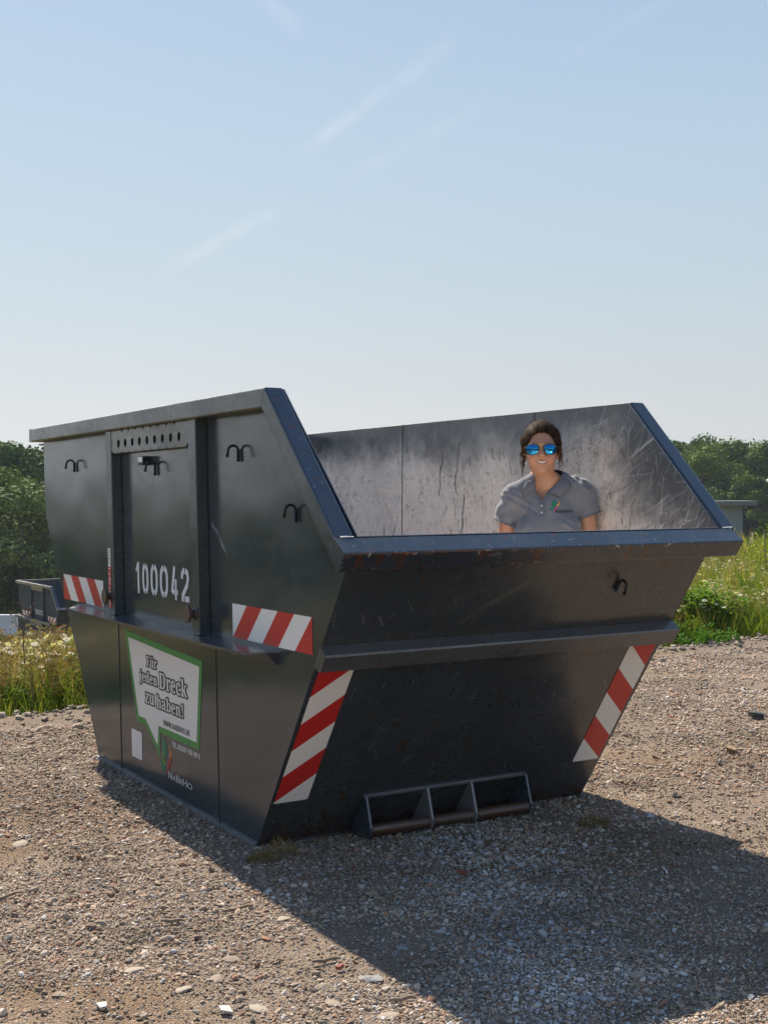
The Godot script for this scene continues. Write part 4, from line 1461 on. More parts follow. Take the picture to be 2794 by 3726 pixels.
func make_meadow() -> void:
	M.plant = leafy_mat()
	var kinds := []
	for k in 4:
		kinds.append(tuft_mesh(600 + k, 9, 0.20, 0.020, 0.45))
	for k in 2:
		kinds.append(tuft_mesh(610 + k, 7, 0.10, 0.011, 0.12))
	var bufs := []
	for k in kinds.size():
		bufs.append(PackedFloat32Array())
	var green := [Color(0.10, 0.175, 0.018), Color(0.17, 0.22, 0.025), Color(0.22, 0.235, 0.04), Color(0.06, 0.12, 0.016)]
	var straw := [Color(0.34, 0.27, 0.12), Color(0.25, 0.18, 0.08), Color(0.42, 0.35, 0.20), Color(0.20, 0.17, 0.07)]
	var pn := FastNoiseLite.new()
	pn.seed = 63
	pn.frequency = 0.9
	pn.fractal_octaves = 3
	rng.seed = 640
	var add := func(s: float, d: float, left: float) -> void:
		var p := from_edge(s, d)
		var y := land(p.x, p.y)
		var pat := pn.get_noise_2d(p.x, p.y)
		var pat2 := pn.get_noise_2d(p.x * 0.6 + 40.0, p.y * 0.6)
		var dry := clampf(0.36 + pat * 1.1 + (0.18 if left > 0.5 and d > 0.35 else -0.18), 0.02, 0.95)
		if d < 0.45:
			dry *= 0.35
		var tall := rng.randf() < (0.72 if left > 0.5 else 0.45)
		var k := (4 + rng.randi() % 2) if tall else rng.randi() % 4
		var h := (rng.randf_range(0.36, 0.60) if tall else rng.randf_range(0.14, 0.36)) * clampf(0.85 + pat2 * 0.9, 0.45, 1.35)
		h = h * smoothstep(-0.15, 0.7, d + 0.3 * rng.randf()) + 0.04
		h *= 0.85 if left < 0.5 else 0.82
		var c: Color = straw[rng.randi() % 4] if rng.randf() < dry else green[rng.randi() % 4]
		c = c * rng.randf_range(0.65, 1.3) * (1.0 + 0.5 * pat2)
		var sc := h * rng.randf_range(0.8, 1.3)
		put(bufs[k], Basis(Vector3.UP, rng.randf() * TAU).scaled_local(Vector3(sc, h, sc)), Vector3(p.x, y - 0.02, -p.y), c)
	for i in 2600:
		add.call(rng.randf_range(-3.5, 2.6), 0.02 + 6.0 * pow(rng.randf(), 1.4), 1.0)
	for i in 3500:
		add.call(rng.randf_range(2.0, 5.0), 0.02 + 8.0 * pow(rng.randf(), 1.5), 0.6)
	for i in 9000:
		add.call(rng.randf_range(4.6, 12.0), 0.02 + 9.0 * pow(rng.randf(), 1.3), 0.0)
	for i in 18000:
		add.call(rng.randf_range(-6.0, 26.0), 6.0 + 26.0 * rng.randf(), 0.0)
	for k in kinds.size():
		stuff("meadow_grass", "tall mixed green and straw coloured grass beyond the gravel", "grass", kinds[k], M.plant, bufs[k])
	# daisies, white clusters, yellow heads
	var fb := [PackedFloat32Array(), PackedFloat32Array(), PackedFloat32Array()]
	for i in 3000:
		var left := rng.randf() < 0.55
		var s := rng.randf_range(-3.0, 2.4) if left else rng.randf_range(5.0, 13.0)
		var d := 0.45 + (3.6 if left else 8.0) * pow(rng.randf(), 0.8 if left else 1.3)
		var p := from_edge(s, d)
		var h := rng.randf_range(0.30, 0.62) if left else rng.randf_range(0.18, 0.46)
		var kind := (0 if rng.randf() < 0.8 else 1) if left else (0 if rng.randf() < 0.3 else 1)
		if rng.randf() < 0.025:
			kind = 2
		put(fb[kind], Basis(Vector3.UP, rng.randf() * TAU).scaled_local(Vector3(rng.randf_range(0.5, 0.9), h, rng.randf_range(0.5, 0.9))), Vector3(p.x, land(p.x, p.y) - 0.01, -p.y), Color(1, 1, 1) if kind < 2 else Color(0.75, 0.50, 0.05))
	stuff("daisies", "white daisies standing in the dry grass", "flowers", flower_mesh(700, true, 2), M.plant, fb[0])
	stuff("white_flowers", "clusters of small white flowers in the meadow", "flowers", flower_mesh(701, false, 3), M.plant, fb[1])
	stuff("yellow_flowers", "a few yellow flower heads among the grass", "flowers", flower_mesh(702, false, 3), M.plant, fb[2])
	# ground cover and weeds with broad leaves
	var lb := PackedFloat32Array()
	for i in 5200:
		var right := rng.randf() < 0.6
		var s := rng.randf_range(5.0, 13.0) if right else rng.randf_range(-2.5, 2.2)
		var d := 0.05 + (9.0 if right else 5.0) * pow(rng.randf(), 1.5)
		var p := from_edge(s, d)
		var k := rng.randf_range(0.4, 1.3 if right else 1.45) * smoothstep(-0.2, 0.8, d)
		put(lb, Basis(Vector3.UP, rng.randf() * TAU).scaled_local(Vector3(k, k, k)), Vector3(p.x, land(p.x, p.y) - 0.01, -p.y), Color(rng.randf_range(0.8, 1.7), rng.randf_range(0.8, 1.25), 1.0) * rng.randf_range(0.7, 1.1))
	stuff("leafy_weeds", "low leafy weeds growing through the grass at the gravel's edge", "weeds", leafy_mesh(720, 7, 0.14, 0.30, 0.07, 12, Color(0.07, 0.16, 0.015), Color(0.16, 0.25, 0.03)), M.plant, lb)
	# dry branching stems with seed heads
	rng.seed = 760
	var db := PackedFloat32Array()
	for i in 2600:
		var left := rng.randf() < 0.62
		var s := rng.randf_range(-3.2, 2.6) if left else rng.randf_range(4.8, 12.0)
		var d := (0.35 if left else 0.6) + (4.5 if left else 9.0) * pow(rng.randf(), 1.2)
		var p := from_edge(s, d)
		var h := rng.randf_range(0.30, 0.62) * (1.0 if left else 0.8)
		var c: Color = [Color(0.28, 0.21, 0.11), Color(0.20, 0.135, 0.075), Color(0.40, 0.32, 0.19), Color(0.16, 0.15, 0.06)][rng.randi() % 4]
		put(db, Basis(Vector3.UP, rng.randf() * TAU).scaled_local(Vector3(h, h, h)), Vector3(p.x, land(p.x, p.y) - 0.01, -p.y), c)
	var dm := MB.new()
	for i in 3:
		var root := Vector3(rng.randfn(0, 0.05), 0, rng.randfn(0, 0.05))
		var top := Vector3(rng.randfn(0, 0.14), rng.randf_range(0.8, 1.0), rng.randfn(0, 0.14))
		dm.tri(root - Vector3(0.009, 0, 0), root + Vector3(0.009, 0, 0), top)
		for k in 9:
			var a := root.lerp(top, rng.randf_range(0.35, 0.98))
			var q := a + Vector3(rng.randfn(0, 0.12), rng.randf_range(0.04, 0.20), rng.randfn(0, 0.12))
			dm.tri(a - Vector3(0, 0.005, 0), a + Vector3(0, 0.005, 0), q)
			for z in 3:
				var u := Vector3(rng.randfn(), rng.randfn(), rng.randfn()).normalized() * 0.022
				var w := Vector3(rng.randfn(), rng.randfn(), rng.randfn()).normalized() * 0.022
				dm.tri(q + u, q + w, q - u)
	stuff("dry_stems", "brown dry stems and seed heads standing in the meadow", "dry weeds", dm.mesh(), M.plant, db)
	# plants one can point at
	var bush := func(called: String, label: String, cat: String, at: Vector2, sd: int, stems: int, spread: float, h: float, ll: float, per: int, c0: Color, c1: Color) -> Node3D:
		var o := thing(called, label, cat, Vector3(at.x, land(at.x, at.y) - 0.02, -at.y))
		part("foliage", leafy_mesh(sd, stems, spread, h, ll, per, c0, c1), M.plant, o)
		return o
	bush.call("leafy_bush", "broad bright green leafy plant behind the low end's right edge", "bush", from_edge(7.25, 0.95), 730, 150, 0.52, 0.60, 0.12, 14, Color(0.06, 0.15, 0.012), Color(0.17, 0.27, 0.03))
	bush.call("ground_cover_plant", "low mat of deep green leaves at the gravel's edge right of the skip", "plant", from_edge(6.55, 0.30), 731, 120, 0.46, 0.22, 0.07, 9, Color(0.04, 0.13, 0.012), Color(0.09, 0.21, 0.02))
	bush.call("ground_cover_plant", "narrow green leafy plant low at the right edge of the photo", "plant", from_edge(8.0, 0.55), 732, 50, 0.30, 0.25, 0.09, 9, Color(0.06, 0.15, 0.012), Color(0.14, 0.23, 0.03))
	bush.call("yellow_green_shrub", "tall yellow green shrub at the right edge of the photo", "shrub", Vector2(6.15, 19.3), 733, 70, 0.60, 1.15, 0.10, 16, Color(0.13, 0.22, 0.02), Color(0.30, 0.34, 0.03))
	bush.call("willow_sprig", "upright light green sprig beside the skip's far corner", "plant", Vector2(-2.19, 8.95), 734, 5, 0.06, 0.78, 0.075, 26, Color(0.13, 0.20, 0.03), Color(0.22, 0.27, 0.05))
	var cl := bush.call("leafy_bush", "small green leafy clump in the meadow at the left edge", "bush", Vector2(-2.62, 8.25), 735, 16, 0.16, 0.34, 0.10, 10, Color(0.07, 0.17, 0.012), Color(0.17, 0.27, 0.03)) as Node3D
	# dry skeleton of an umbel, and the dark stake on the right
	var dry := mat(lin(0.10, 0.07, 0.045), 0.9)
	var o := thing("dry_stalk", "dark dry flower stalk in the meadow in front of the concrete barrier", "plant", Vector3(-2.45, land(-2.45, 8.6) - 0.02, -8.6))
	var mb := MB.new()
	mb.tube(PackedVector3Array([Vector3.ZERO, Vector3(0.01, 0.35, 0), Vector3(0.0, 0.62, 0)]), PackedFloat32Array([0.005, 0.004, 0.003]), 5)
	part("stem", mb.mesh(), dry, o)
	mb = MB.new()
	rng.seed = 740
	for i in 9:
		var g := TAU * i / 9.0
		var tip := Vector3(cos(g) * 0.075, 0.74 + rng.randfn(0, 0.02), sin(g) * 0.075)
		mb.tube(PackedVector3Array([Vector3(0.0, 0.60 - 0.06 * (i % 3), 0), tip]), PackedFloat32Array([0.002, 0.0015]), 4)
		for k in 6:
			mb.tube(PackedVector3Array([tip, tip + Vector3(rng.randfn(0, 0.014), 0.02, rng.randfn(0, 0.014))]), PackedFloat32Array([0.0012, 0.003]), 4)
	part("seed_head", mb.mesh(), dry, o)
	mb = MB.new()
	mb.tube(PackedVector3Array([Vector3(0.045, 0, 0), Vector3(0.022, 0.28, 0), Vector3(0.0, 0.55, 0), Vector3(-0.025, 0.98, 0)]), PackedFloat32Array([0.012, 0.011, 0.009, 0.006]), 7)
	var sk := part("dead_stalk", mb.mesh(true), dry, self)
	tag(sk, "thin dark upright stalk in the meadow beside the yellow green shrub", "stalk")
	sk.position = Vector3(5.82, land(5.82, 19.4) - 0.15, -19.4)

# ---------------------------------------------------------------- trees
func crown_mesh(sd: int, lobes: int, rx: float, ry: float, quads: int, leafsize: float, c0: Color, c1: Color) -> ArrayMesh:
	rng.seed = sd
	var mb := MB.new()
	mb.use_col = true
	var centres := []
	for i in lobes:
		var g := rng.randf() * TAU
		var t := rng.randf_range(-0.95, 0.95)
		var r := sqrt(1 - t * t) * rng.randf_range(0.35, 0.85)
		centres.append([Vector3(cos(g) * r * rx, t * ry * 0.85, sin(g) * r * rx), rng.randf_range(0.20, 0.42) * minf(rx, ry), rng.randf()])
	for i in quads:
		var L = centres[rng.randi() % lobes]
		var d := Vector3(rng.randfn(), rng.randfn(), rng.randfn()).normalized()
		d.y = d.y * 0.8 + 0.12
		var p: Vector3 = L[0] + d * L[1] * pow(rng.randf(), 0.30) * rng.randf_range(0.8, 1.18)
		var n := (d + Vector3(rng.randfn(), rng.randfn() + 0.3, rng.randfn()) * 0.6).normalized()
		var a := n.cross(Vector3(rng.randfn(), rng.randfn(), rng.randfn())).normalized()
		var b := n.cross(a)
		var s := leafsize * rng.randf_range(0.5, 1.25)
		mb.c = c0.lerp(c1, clampf(0.65 * L[2] + 0.45 * rng.randf(), 0, 1))
		mb.quad(p - a * s, p - b * s * 0.55, p + a * s, p + b * s * 0.55)
	return mb.mesh()

func conifer_mesh(sd: int, h: float, r: float, c0: Color, c1: Color, gappy: float) -> ArrayMesh:
	rng.seed = sd
	var mb := MB.new()
	mb.use_col = true
	var y := h * 0.12
	while y < h:
		var f := 1.0 - y / h
		var n := 5 + int(5 * f)
		for k in n:
			if rng.randf() < gappy:
				continue
			var g := TAU * k / n + rng.randf() * 1.5
			var l := r * (0.12 + 0.95 * pow(f, 0.8)) * rng.randf_range(0.65, 1.15)
			var d := Vector3(cos(g), 0, sin(g))
			var m := int(6 + 14 * l / r)
			var yj := h * rng.randfn(0, 0.018)
			for j in m:
				var t := rng.randf_range(0.15, 1.0)
				var p := Vector3(0, y + yj, 0) + d * l * t + Vector3(0, 0.12 * l * sin(t * 2.2) - 0.28 * l * t * t + rng.randfn(0, 0.03), 0)
				var s := 0.20 * rng.randf_range(0.6, 1.2)
				var dir := (d + Vector3(rng.randfn(), rng.randfn() * 0.5 - 0.5, rng.randfn()) * 0.7).normalized() * s
				var sd2 := dir.cross(Vector3(rng.randfn(), 1, rng.randfn())).normalized() * s * 0.32
				mb.c = c0.lerp(c1, rng.randf())
				mb.quad(p - dir, p + sd2, p + dir, p - sd2)
		y += h * 0.024
	return mb.mesh()

func trunk_mesh(sd: int, h: float, r: float, limbs: int, reach: float) -> ArrayMesh:
	rng.seed = sd
	var mb := MB.new()
	mb.tube(PackedVector3Array([Vector3.ZERO, Vector3(0.02, h * 0.3, 0.0), Vector3(-0.03, h * 0.7, 0.03), Vector3(0, h, 0)]), PackedFloat32Array([r, r * 0.8, r * 0.5, r * 0.12]), 8)
	for i in limbs:
		var f := rng.randf_range(0.3, 0.85)
		var g := rng.randf() * TAU
		var a := Vector3(0, h * f, 0)
		var d := Vector3(cos(g), rng.randf_range(0.3, 0.9), sin(g)) * reach * (1.1 - f)
		mb.tube(PackedVector3Array([a, a + d * 0.5, a + d + Vector3(0, 0.2, 0)]), PackedFloat32Array([r * 0.35, r * 0.22, r * 0.06]), 5)
	return mb.mesh(true)

func make_trees() -> void:
	M.foliage = leafy_mat()
	M.foliage.backlight = Color(0.55, 0.55, 0.34)
	M.bark = mat(lin(0.075, 0.06, 0.048), 0.95)
	var protos := {}
	var tree := func(kind: String, label: String, x: float, depth: float, topy: float, wide: float, grp: String) -> void:
		var y0 := land(x, depth) - 0.1
		var h := topy - y0
		var o := thing({"broad": "broadleaf_tree", "silver": "silver_leaved_tree", "dark": "forest_tree", "spruce": "conifer_tree", "pine": "conifer_tree"}[kind], label, "tree", Vector3(x, y0, -depth), rng.randf() * TAU, grp)
		var unit := 10.0
		if not protos.has(kind):
			match kind:
				"broad":
					protos[kind] = [trunk_mesh(801, 7.0, 0.28, 6, 2.6), crown_mesh(802, 26, 3.6, 4.5, 15000, 0.15, Color(0.034, 0.088, 0.010), Color(0.125, 0.185, 0.024)), 5.4]
				"silver":
					protos[kind] = [trunk_mesh(803, 7.0, 0.24, 6, 2.6), crown_mesh(804, 30, 3.8, 4.7, 19000, 0.145, Color(0.045, 0.09, 0.018), Color(0.175, 0.225, 0.075)), 5.2]
				"dark":
					protos[kind] = [trunk_mesh(805, 7.5, 0.25, 6, 2.4), crown_mesh(806, 26, 3.1, 4.6, 15000, 0.17, Color(0.018, 0.062, 0.010), Color(0.105, 0.17, 0.022)), 5.3]
				"spruce":
					protos[kind] = [trunk_mesh(807, 9.6, 0.20, 0, 0), conifer_mesh(808, 10.0, 2.3, Color(0.018, 0.045, 0.016), Color(0.045, 0.085, 0.026), 0.12), 0.0]
				"pine":
					protos[kind] = [trunk_mesh(809, 9.6, 0.17, 5, 1.6), conifer_mesh(810, 10.0, 2.3, Color(0.02, 0.05, 0.02), Color(0.055, 0.09, 0.03), 0.25), 0.0]
		var q: Array = protos[kind]
		part("trunk", q[0], M.bark, o)
		var cr := part("crown", q[1], M.foliage, o)
		cr.position.y = q[2]
		o.scale = Vector3(wide * h / unit, h / unit, wide * h / unit)
	rng.seed = 820
	# left group: one silvery tree in front, greener ones round it, conifers behind
	tree.call("silver", "big silvery green tree nearest the skip's left side", -16.5, 58.0, 2.3, 1.5, "")
	tree.call("broad", "dark green round tree at the left edge behind the barrier", -19.6, 62.0, 0.9, 1.3, "")
	tree.call("broad", "green tree rising behind the silvery tree", -21.0, 71.0, 3.6, 1.0, "")
	tree.call("dark", "dense dark tree at the left edge above the silvery one", -24.6, 80.0, 5.4, 1.2, "")
	tree.call("dark", "leafy tree whose crown fills the gap left of the conifer", -22.4, 78.0, 4.9, 1.0, "")
	tree.call("pine", "tallest thin conifer just left of the skip's far top corner", -21.2, 80.0, 5.6, 1.1, "")
	tree.call("pine", "second thin conifer closest behind the skip's far top corner", -19.6, 81.0, 5.1, 1.1, "")
	tree.call("dark", "dark forest tree between the conifers on the left", -24.3, 92.0, 4.4, 1.2, "")
	tree.call("dark", "low dark tree behind the stacked skips", -14.2, 64.0, -0.2, 1.6, "")
	# right: the forest edge
	var rl := [[21.8, 100.0, 5.0, 1.1], [24.3, 97.0, 5.2, 1.1], [27.4, 101.0, 5.6, 1.2], [30.4, 98.0, 5.4, 1.1], [33.6, 100.0, 5.6, 1.2], [23.0, 108.0, 5.4, 1.1], [26.0, 112.0, 6.1, 1.1], [29.6, 110.0, 6.0, 1.1], [18.5, 103.0, 4.6, 1.1], [36.6, 103.0, 5.6, 1.1], [32.5, 114.0, 6.4, 1.0], [22.9, 92.0, 1.6, 1.6], [26.6, 91.0, 2.6, 1.4], [29.6, 92.0, 1.9, 1.6], [20.0, 93.0, 1.8, 1.5]]
	var said := ["forest tree just right of the skip's sloping rim, main row", "forest tree above the left end of the hut's roof, main row", "forest tree above the middle of the hut's roof, main row", "forest tree above the right end of the hut's roof, main row", "forest tree just outside the right edge, main row", "taller back row tree behind the forest's left end", "taller back row tree above the hut's roof", "taller back row tree at the right edge of the photo", "forest tree hidden by the skip's sloping rim, main row", "second forest tree outside the right edge, main row", "tallest back row tree outside the right edge", "low wide tree directly behind the hut's left end", "low wide tree behind the hut's right end", "low wide tree right of the hut under the forest", "low wide tree hidden by the skip's low end"]
	for n in rl.size():
		var q: Array = rl[n]
		q[2] += 0.45 if n % 2 else 0.2
		tree.call("broad" if n % 3 == 1 else "dark", said[n], q[0], q[1], q[2], q[3], "forest edge on the right")
	tree.call("broad", "round crowned tree standing highest above the right hand forest", 28.0, 108.0, 6.9, 0.75, "")
	# the same belt goes on round the yard, out of the frame, and shows as reflections in the paint
	for i in 24:
		var g := -0.60 - i * 0.042
		var r := 46.0 + 8.0 * sin(i * 2.3)
		tree.call("broad" if i % 3 else "dark", "green tree of the belt left of the yard", sin(g) * r, cos(g) * r, 0.9 + 1.5 * sin(i * 1.7) * sin(i * 0.9 + 1.0), 1.2, "tree belt left of the yard")

# ---------------------------------------------------------------- far things
func make_far_things() -> void:
	# concrete barrier
	var conc := mat(lin(0.56, 0.56, 0.60), 0.8)
	var mb := MB.new()
	var prof := PackedVector2Array([Vector2(-0.30, 0), Vector2(0.30, 0), Vector2(0.30, 0.08), Vector2(0.13, 0.33), Vector2(0.085, 0.80), Vector2(0.07, 0.82), Vector2(-0.07, 0.82), Vector2(-0.085, 0.80), Vector2(-0.13, 0.33), Vector2(-0.30, 0.08)])
	var p0 := Vector3(-12.05, 0, -40.0)
	beam(mb, prof, Vector3.ZERO, Vector3(0, 0, 1), Vector3.UP, Vector3.LEFT, Vector3.ZERO, Vector3.LEFT, Vector3(-4.0, 0, 0), Vector3.LEFT)
	var o := part("concrete_barrier", mb.mesh(), conc, self)
	tag(o, "pale concrete barrier at the left edge beside the stacked skips", "barrier")
	o.position = Vector3(p0.x + 0.5, -2.93, p0.z)
	o.scale = Vector3(1, 0.76, 1)
	# hut
	var hut := thing("flat_roofed_hut", "small pale hut with a flat overhanging roof before the forest", "hut", Vector3(16.0, land(16.0, 60.0), -60.0), -0.12)
	var wall := mat(lin(0.17, 0.21, 0.215), 0.85)
	var roof := mat(lin(0.12, 0.135, 0.14), 0.7)
	var y1 := 0.80 - land(16.0, 60.0)
	mb = MB.new()
	mb.box(Vector3(-1.6, 0, -2.4), Vector3(0.90, y1, 0))
	part("wall", mb.mesh(), wall, hut)
	mb = MB.new()
	mb.box(Vector3(-2.0, y1 + 0.002, -2.8), Vector3(1.50, y1 + 0.22, 0.5))
	var rf := part("roof", mb.mesh(), roof, hut)
	mb = MB.new()
	for k in 12:
		mb.box(Vector3(-1.99 + k * 0.29, y1 + 0.02, 0.5), Vector3(-1.99 + k * 0.29 + 0.2, y1 + 0.20, 0.52))
	part("fascia_ribs", mb.mesh(), roof, rf)
	mb = MB.new()
	mb.box(Vector3(0.95, y1 - 0.16, 0.1), Vector3(1.07, y1, 0.3))
	part("downpipe_head", mb.mesh(), roof, rf)
	mb = MB.new()
	mb.box(Vector3(-0.62, 0, 0.001), Vector3(-0.20, y1 - 0.02, 0.05))
	part("lit_wall_face", mb.mesh(), mat(lin(0.55, 0.57, 0.57), 0.8), hut)  # sunlit face of the hut wall, put in as a paler strip
	# clipped shrubs at the hut
	for q in [[17.35, 58.0, 0.5, 0.75, "round clipped shrub against the hut's right corner"], [18.6, 57.0, 0.45, 0.95, "dark drooping shrub right of the hut"], [17.2, 50.0, 0.9, 0.55, "low spreading green shrub in front of the hut"]]:
		var s := thing("clipped_shrub", q[4], "shrub", Vector3(q[0], land(q[0], q[1]), -q[1]))
		var cr := part("foliage", crown_mesh(900 + int(q[0] * 10), 12, q[2], q[3], 1400, 0.09, Color(0.03, 0.08, 0.015), Color(0.08, 0.14, 0.025)), M.foliage, s)
		cr.position.y = -0.35 - land(q[0], q[1]) - q[3] * 0.2
	# lamp
	var lp := thing("street_lamp", "white street lamp head entering at the right edge before the forest", "street lamp", Vector3(12.95, land(12.95, 40.0), -40.0))
	var yh := 1.77 - land(12.95, 40.0)
	var steelm := mat(lin(0.45, 0.46, 0.47), 0.5)
	mb = MB.new()
	mb.tube(PackedVector3Array([Vector3.ZERO, Vector3(0, yh - 0.05, 0), Vector3(-0.1, yh + 0.05, 0), Vector3(-0.4, yh + 0.06, 0)]), PackedFloat32Array([0.06, 0.045, 0.03, 0.025]), 10)
	part("pole", mb.mesh(true), steelm, lp)
	mb = MB.new()
	mb.tube(PackedVector3Array([Vector3(-0.38, yh + 0.04, 0), Vector3(-0.5, yh + 0.03, 0), Vector3(-0.75, yh + 0.015, 0), Vector3(-0.92, yh, 0)]), PackedFloat32Array([0.05, 0.095, 0.10, 0.03]), 12)
	part("lamp_head", mb.mesh(true), mat(lin(0.85, 0.86, 0.87), 0.4), lp)

# ---------------------------------------------------------------- bodies: smooth fields meshed as surface nets
class Field:
	var kind := PackedInt32Array()      # 0 tapered capsule, 1 ellipsoid
	var a := PackedVector3Array()
	var b := PackedVector3Array()
	var r := PackedVector2Array()
	var k := PackedFloat32Array()
	var fold := 0.0
	func cap(p: Vector3, q: Vector3, r0: float, r1: float, kk := 0.03) -> void:
		kind.append(0)
		a.append(p)
		b.append(q)
		r.append(Vector2(r0, r1))
		k.append(kk)
	func ell(c: Vector3, rad: Vector3, kk := 0.03) -> void:
		kind.append(1)
		a.append(c)
		b.append(rad)
		r.append(Vector2.ZERO)
		k.append(kk)
	func d(p: Vector3) -> float:
		var o := 1e9
		for i in kind.size():
			var e: float
			if kind[i] == 0:
				var ba := b[i] - a[i]
				var pa := p - a[i]
				var h := clampf(pa.dot(ba) / ba.length_squared(), 0.0, 1.0)
				e = (pa - ba * h).length() - lerpf(r[i].x, r[i].y, h)
			else:
				var q := p - a[i]
				var s := q / b[i]
				var k0 := s.length()
				var k1 := (s / b[i]).length()
				e = k0 * (k0 - 1.0) / k1 if k1 > 1e-6 else -0.05
			var kk := k[i]
			if o > 1e8:
				o = e
			else:
				var t := maxf(kk - absf(o - e), 0.0) / kk
				o = minf(o, e) - t * t * kk * 0.25
		if fold > 0.0:
			o += fold * (sin(p.x * 62.0 + p.y * 88.0 + 4.0 * sin(p.y * 29.0 + p.x * 13.0)) * 0.5 + sin(p.x * 101.0 - p.y * 67.0 + 3.0 * sin(p.x * 27.0 + p.y * 11.0)) * 0.4) * smoothstep(0.02, 0.10, absf(p.x)) * (0.55 + 0.45 * sin(p.y * 17.0 + p.x * 9.0))
		return o
	func grad(p: Vector3) -> Vector3:
		var h := 0.002
		return Vector3(d(p + Vector3(h, 0, 0)) - d(p - Vector3(h, 0, 0)), d(p + Vector3(0, h, 0)) - d(p - Vector3(0, h, 0)), d(p + Vector3(0, 0, h)) - d(p - Vector3(0, 0, h))).normalized()

class Hide:
	var v := PackedVector3Array()
	var n := PackedVector3Array()
	var c := PackedColorArray()
	var ix := PackedInt32Array()
	func add(f: Field, lo: Vector3, hi: Vector3, cell: float, color: Callable, keep: Callable) -> void:
		var nx := int(ceil((hi.x - lo.x) / cell)) + 1
		var ny := int(ceil((hi.y - lo.y) / cell)) + 1
		var nz := int(ceil((hi.z - lo.z) / cell)) + 1
		var g := PackedFloat32Array()
		g.resize(nx * ny * nz)
		g.fill(1.0)
		var B := 5
		var reach := cell * B * 0.95 + 0.012
		for bz in range(0, nz, B):
			for by in range(0, ny, B):
				for bx in range(0, nx, B):
					var mid := f.d(lo + Vector3(bx + B * 0.5, by + B * 0.5, bz + B * 0.5) * cell)
					if absf(mid) > reach:
						if mid < 0:
							for z in range(bz, mini(bz + B, nz)):
								for y in range(by, mini(by + B, ny)):
									for x in range(bx, mini(bx + B, nx)):
										g[(z * ny + y) * nx + x] = -1.0
						continue
					for z in range(bz, mini(bz + B, nz)):
						for y in range(by, mini(by + B, ny)):
							for x in range(bx, mini(bx + B, nx)):
								g[(z * ny + y) * nx + x] = f.d(lo + Vector3(x, y, z) * cell)
		var at := {}
		var off := [0, 1, nx, nx + 1, nx * ny, nx * ny + 1, nx * ny + nx, nx * ny + nx + 1]
		var edges := [[0, 1], [2, 3], [4, 5], [6, 7], [0, 2], [1, 3], [4, 6], [5, 7], [0, 4], [1, 5], [2, 6], [3, 7]]
		for z in nz - 1:
			for y in ny - 1:
				for x in nx - 1:
					var i := (z * ny + y) * nx + x
					var m := 0
					for q in 8:
						if g[i + off[q]] < 0.0:
							m |= 1 << q
					if m == 0 or m == 255:
						continue
					var s := Vector3.ZERO
					var cnt := 0
					for e in edges:
						var i0: int = e[0]
						var i1: int = e[1]
						if ((m >> i0) & 1) != ((m >> i1) & 1):
							var g0 := g[i + off[i0]]
							var g1 := g[i + off[i1]]
							var t := g0 / (g0 - g1)
							var p0 := Vector3(i0 & 1, (i0 >> 1) & 1, i0 >> 2)
							var p1 := Vector3(i1 & 1, (i1 >> 1) & 1, i1 >> 2)
							s += p0.lerp(p1, t)
							cnt += 1
					var p := lo + (Vector3(x, y, z) + s / cnt) * cell
					at[i] = v.size()
					v.append(p)
					n.append(f.grad(p))
					c.append(color.call(p))
		for i: int in at:
			var x := i % nx
			var y := (i / nx) % ny
			var z := i / (nx * ny)
			if y > 0 and z > 0 and x < nx - 1 and (g[i] < 0.0) != (g[i + 1] < 0.0):
				_q(at, i, i - nx, i - nx - nx * ny, i - nx * ny, keep, g[i] < 0.0)
			if x > 0 and z > 0 and y < ny - 1 and (g[i] < 0.0) != (g[i + nx] < 0.0):
				_q(at, i, i - nx * ny, i - nx * ny - 1, i - 1, keep, g[i] < 0.0)
			if x > 0 and y > 0 and z < nz - 1 and (g[i] < 0.0) != (g[i + nx * ny] < 0.0):
				_q(at, i, i - 1, i - 1 - nx, i - nx, keep, g[i] < 0.0)
	func _q(at: Dictionary, i0: int, i1: int, i2: int, i3: int, keep: Callable, flip: bool) -> void:
		if not (at.has(i0) and at.has(i1) and at.has(i2) and at.has(i3)):
			return
		var q := [at[i0], at[i1], at[i2], at[i3]]
		if not keep.call((v[q[0]] + v[q[1]] + v[q[2]] + v[q[3]]) * 0.25):
			return
		# front faces run clockwise
		var w := (v[q[1]] - v[q[0]]).cross(v[q[2]] - v[q[0]]).dot(n[q[0]]) > 0
		if w:
			ix.append_array(PackedInt32Array([q[0], q[2], q[1], q[0], q[3], q[2]]))
		else:
			ix.append_array(PackedInt32Array([q[0], q[1], q[2], q[0], q[2], q[3]]))
	func mesh() -> ArrayMesh:
		var arr := []
		arr.resize(Mesh.ARRAY_MAX)
		arr[Mesh.ARRAY_VERTEX] = v
		arr[Mesh.ARRAY_NORMAL] = n
		arr[Mesh.ARRAY_COLOR] = c
		arr[Mesh.ARRAY_INDEX] = ix
		var m := ArrayMesh.new()
		m.add_surface_from_arrays(Mesh.PRIMITIVE_TRIANGLES, arr)
		return m

const EYE := 1.578
const HX := -0.026

